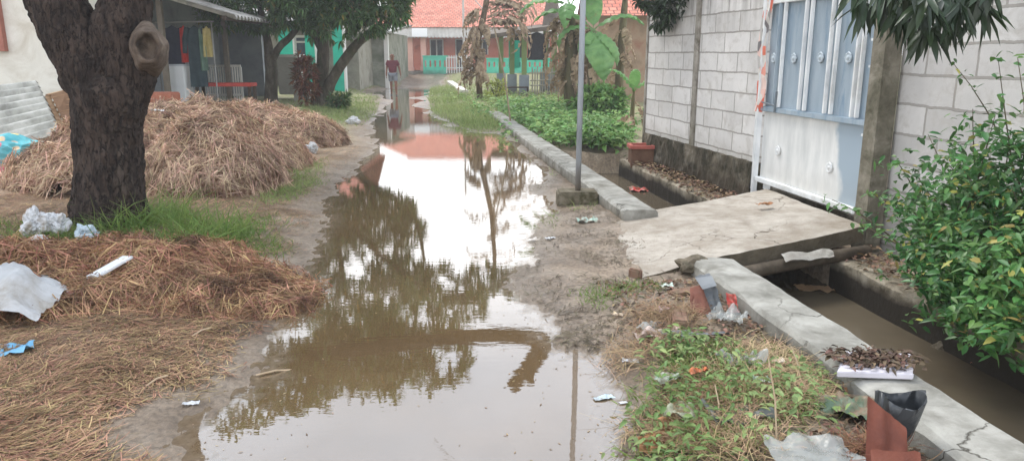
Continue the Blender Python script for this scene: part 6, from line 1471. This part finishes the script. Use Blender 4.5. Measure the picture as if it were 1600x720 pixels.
# board with leaf litter lying on the kerb
p0, p1, p2, p3 = gp(1308, 580, .2), gp(1428, 584, .2), gp(1425, 552, .2), gp(1320, 548, .2)
t = thing('foam_board', 'white foam board under wet leaf litter lying across the kerb', 'board', p0)
mb = MB(); V = [(*p[:2], z) for z in (.172, .2) for p in (p0, p1, p2, p3)]; mb.add(V, [(3, 2, 1, 0), (4, 5, 6, 7), (0, 1, 5, 4), (1, 2, 6, 5), (2, 3, 7, 6), (3, 0, 4, 7)]); mb.build('board', pm('lilac_white_foam', [s(196, 192, 200), s(218, 214, 220)], 6, .7, .1), t, bevel=.004)
c = (np.array(p0) + np.array(p2)) / 2; n = 420
P = np.stack([c[0] + rng.normal(0, .1, n).clip(-.19, .19), c[1] + rng.normal(.02, .055, n).clip(-.09, .1), .204 + rng.uniform(0, .03, n)], 1)
V, F = leaves(P, rdir(n, -.2, .3), _norm(rdir(n) * .6 + np.array([0, 0, 1.0])), rng.uniform(.025, .06, n), rng.uniform(.012, .025, n)); np_obj('leaf_litter', V, F, pm('wet_leaf_litter', [s(58, 46, 38), s(92, 74, 60), s(120, 98, 80)], 9, .6, 0, island=.5), t)['kind'] = 'stuff'
# rusty sheet + black planter bag at bottom right
t = thing('rusty_sheet', 'rust brown metal sheet propped upright beside the kerb at the bottom right', 'metal sheet', gp(1385, 720, .1))
mb = MB(); mb.patch(dp(1352, 745, 2.4), dp(1420, 745, 2.4), dp(1416, 668, 2.52), dp(1356, 618, 2.58), 10, 12, lambda u, v: (0, .02 * mnoise.noise(Vector((u * 4, v * 4, 5))), .006 * mnoise.noise(Vector((u * 9, v * 9, 5))))); mb.build('sheet', pm('dark_rust', [s(84, 46, 36), s(112, 64, 50), s(126, 80, 66)], 4, .7, .3), t, smooth=True)
mb = MB(); mb.patch(dp(1365, 770, 2.25), dp(1445, 770, 2.25), dp(1438, 706, 2.36), dp(1360, 702, 2.36), 8, 6, lambda u, v: (0, 0, .015 * mnoise.noise(Vector((u * 4, v * 4, 9))))); mb.build('lower_flap', MATS['dark_rust'], t, smooth=True)
t = thing('planter_bag', 'open black plastic planter bag leaning on the kerb', 'planter bag', gp(1405, 650, .12))
c = Vector(dp(1404, 640, 2.66)); mb = MB(); V = []; n = 28
for i, (r, h) in enumerate([(.055, -.16), (.075, -.1), (.085, -.02), (.09, .06), (.088, .065), (.075, -.0), (.06, -.06), (.0, -.07)]):
    for k in range(n):
        a = 2 * math.pi * k / n; q = 1 + .22 * mnoise.noise(Vector((math.cos(a) * 2, math.sin(a) * 2, i * .5)))
        V.append(c + Vector((r * q * math.cos(a), r * .8 * q * math.sin(a) - h * .25, h + (.02 * math.cos(2 * a) if i in (3, 4) else 0))))
mb.add(V, [((i - 1) * n + k, (i - 1) * n + (k + 1) % n, i * n + (k + 1) % n, i * n + k) for i in range(1, 8) for k in range(n)]); mb.build('bag', blk_p, t, smooth=True)
V, F = strands(np.array([[c[0] + R.gauss(-.14, .06), c[1] + R.gauss(-.12, .05), gz(c[0] - .14, c[1] - .12) + R.uniform(0, .06)] for _ in range(600)]), rdir(600, -.2, .3), rng.uniform(.05, .13, 600), .004, rdir(600) * .03)
tag(np_obj('coir_clump', V, F, pm('brown_coir', [s(104, 72, 54), s(140, 102, 78)], 4, .9, 0, island=.4), base=(c[0] - .14, c[1] - .12, .1)), 'clump of brown coir roots left of the rusty sheet', 'roots')
# in the drain
crumple('red_plastic', 'bright red plastic bag floating in the drain beside the pole', 'plastic bag', (*gp(1002, 298, -.3)[:2], -.295), .34, .2, .1, red_p, 61, .35)
crumple('cardboard_scrap', 'brown cardboard scrap floating in the drain near the slab', 'cardboard', (*gp(1278, 452, -.3)[:2], -.298), .36, .16, -.1, tan_c, 63, .25)
crumple('orange_scrap', 'small orange plastic scrap in the drain under the bush', 'plastic scrap', (*gp(1524, 568, -.3)[:2], -.298), .08, .07, .2, org_p, 65, .6)
stone('stone', 'grey stone in the drain water below the bush', 'stone', (*gp(1474, 543, -.3)[:2], -.33), (.07, .06, .055), MATS['mossy_concrete'], 8.1)
crumple('white_rag', 'torn white rag hanging on the pipe under the slab', 'rag', (2.34, 5.70, .045), .5, .09, .38, pm('dirty_rag', [s(150, 144, 134), s(190, 186, 178)], 9, .9, .3), 67, .15, tilt=.5)
# flower pot / brick pile at the wall end
c = gp(1001, 255, -.03); t = thing('planter_pot', 'square brown planter with red rim at the end of the block wall', 'planter', c)
w0 = .17; mb = MB()
mb.box(c[0] - w0, c[0] + w0, c[1] - w0, c[1] + w0, c[2] - .05, c[2] + .25); mb.build('box', pm('brown_planter', [s(92, 68, 54), s(122, 92, 74)], 6, .9, .3), t, bevel=.01)
mb = MB(); z = c[2] + .25
for a, b in (((-1, -1), (1, -1)), ((1, -1), (1, 1)), ((1, 1), (-1, 1)), ((-1, 1), (-1, -1))): mb.bar((c[0] + a[0] * w0, c[1] + a[1] * w0, z + .015), (c[0] + b[0] * w0, c[1] + b[1] * w0, z + .015), .05)
mb.build('rim', pm('red_rim', [s(160, 84, 74), s(186, 110, 98)], 6, .8), t)
# leaf litter and sticks between foundation and ledge
n = 900; y = rng.uniform(7.9, 11.7, n); x = ledge_x(y) + rng.uniform(.0, .55, n); x = np.minimum(x, np.array([wall_x(v) - .12 for v in y]))
V, F = leaves(np.stack([x, y, -.03 + rng.uniform(0, .06, n)], 1), rdir(n, -.2, .3), _norm(rdir(n) * .5 + np.array([0, 0, 1.0])), rng.uniform(.04, .1, n), rng.uniform(.02, .04, n))
tag(np_obj('leaf_litter', V, F, pm('brown_leaf_litter', [s(78, 62, 48), s(118, 96, 74), s(146, 122, 98)], 9, .8, 0, island=.5)), kind='stuff')
n = 500; y = rng.uniform(3.6, 6.1, n); x = ledge_x(y) + rng.uniform(.02, .5, n)
V, F = leaves(np.stack([x, y, -.02 + rng.uniform(0, .05, n)], 1), rdir(n, -.2, .3), _norm(rdir(n) * .5 + np.array([0, 0, 1.0])), rng.uniform(.03, .08, n), rng.uniform(.02, .04, n))
tag(np_obj('leaf_litter', V, F, MATS['brown_leaf_litter']), kind='stuff')
n = 1500; y = rng.uniform(2.0, 5.0, n); x = kerb_out(y) - rng.uniform(.02, .8, n) ** 1.3; z = ground_h(x, y)
V, F = leaves(np.stack([x, y, z + rng.uniform(0, .03, n)], 1), rdir(n, -.2, .3), _norm(rdir(n) * .6 + np.array([0, 0, 1.0])), rng.uniform(.02, .06, n), rng.uniform(.012, .03, n))
tag(np_obj('leaf_litter', V, F, MATS['brown_leaf_litter']), kind='stuff')
# twigs on the left bank
twm = pm('pale_twig', [s(168, 146, 118), s(196, 176, 150)], 8, .85, .2)
for k, (a, b, lab) in enumerate([((228, 604), (262, 586), 'pale thin stick on the dark bank in the left foreground'), ((400, 588), (462, 576), 'pale thin stick reaching from the bank into the puddle'), ((300, 524), (330, 512), 'short yellowish stalk on the bank near the low straw heap')]):
    a, b = on_ground(*a, .012), on_ground(*b, .015); mb = MB(); m_ = (Vector(a) + Vector(b)) / 2 + Vector((0, 0, .012)); mb.tube([a, m_, b], .005, 6); tag(mb.build('stick', twm, base=a), lab, 'stick', 'loose sticks')
V, F = strands(np.array([[*on_ground(1290, 560)[:2], .1]]), np.array([[-.3, -.3, 1.0]]), .5, .012, np.array([[-.1, -.1, -.1]]))
# weathered stalks in the weeds
mb = MB()
for k, (px, py, tx, ty) in enumerate([(1215, 690, 1200, 555), (1230, 640, 1160, 655), (1122, 660, 1117, 600), (1250, 600, 1236, 540)]):
    a = on_ground(px, py, .0); b = dp(tx, ty, a[1] + .1); mb = MB(); mb.tube([a, (Vector(a) + Vector(b)) / 2 + Vector((.01, 0, .01)), b], [.004, .0035, .002], 5)
    tag(mb.build('dry_stalk', twm, base=a), ['tall dry stalk standing in the right foreground weeds', 'dry stalk lying across the weeds by the dark bag', 'short dry stalk in the middle of the weeds', 'dry stalk leaning near the white board'][k], 'stalk', 'dry stalks in the weeds')
# distant trees behind the houses
for k, (x, y, h, lab) in enumerate([(-16, 62, 7.5, 'broad dark tree behind the left end of the pink house'), (9, 60, 7, 'round tree behind the right end of the pink house'), (14, 44, 7.5, 'tree beyond the house with the orange red roof')]):
    small_tree('background_tree', lab, (x, y, .4), [([(x, y, .3), (x + .1, y, 2), (x, y, 4), (x, y, h - 1)], [.25, .2, .15, .06])], [((x, y, h - 2.2), (2.8, 2.4, 1.9)), ((x - 1.6, y, h - 2.8), (1.8, 1.6, 1.4)), ((x + 1.7, y, h - 3), (1.8, 1.6, 1.4))], 700, 8, .5, .16, leafm, bark2, simple=True)
# dead grass and stems tangled in the foreground weeds, uncountable
pts = np.concatenate([spots(900, *gp(x, y, .1)[:2], .22, .2) for x, y in [(1110, 600), (1180, 640), (1240, 600), (1060, 650), (1130, 690), (1010, 540), (1210, 560), (1040, 500)]])
pts = pts[pts[:, 0] < kerb_out(pts[:, 1]) - .03]; n = len(pts); L = rng.uniform(.04, .17, n)
V, F = strands(np.stack([pts[:, 0], pts[:, 1], ground_h(pts[:, 0], pts[:, 1]) + rng.uniform(0, .05, n)], 1), rdir(n, -.05, .55), L, .0032, rdir(n, -1, .2) * (L * .4)[:, None], seg=3)
tag(np_obj('dead_grass', V, F, pm('dead_grass_stem', [s(120, 96, 70), s(160, 136, 104), s(186, 164, 130)], 2, .8, 0, island=.4)), kind='stuff')
# leaf bits and scum drifting on the puddle, uncountable
n = 4200; y = 2.2 * (16 / 2.2) ** rng.random(n); x = rng.uniform(-.42, .12, n) * (y + 1); sdv = poly_sd(x, y, PUD)
k = (sdv < -.03) & (rng.random(n) < np.clip(.05 + .9 * np.exp(sdv / .16) + .35 * (x > -.05 * y) * (fbm(x * 2, y * 2, seed=61) > .52), 0, 1)); x, y = x[k], y[k]; n = len(x)
V, F = leaves(np.stack([x, y, np.full(n, .0022)], 1), rdir(n, -.02, .03), np.tile([0, 0, 1.0], (n, 1)) + rdir(n) * .06, rng.uniform(.006, .026, n), rng.uniform(.003, .009, n), bend=0, fold=.05, simple=True)
V[:, 2] = np.maximum(V[:, 2], .0015)
tag(np_obj('floating_scraps', V, F, pm('floating_bits', [s(96, 80, 58), s(140, 122, 94), s(170, 154, 126)], 9, .7, 0, island=.4)), kind='stuff')
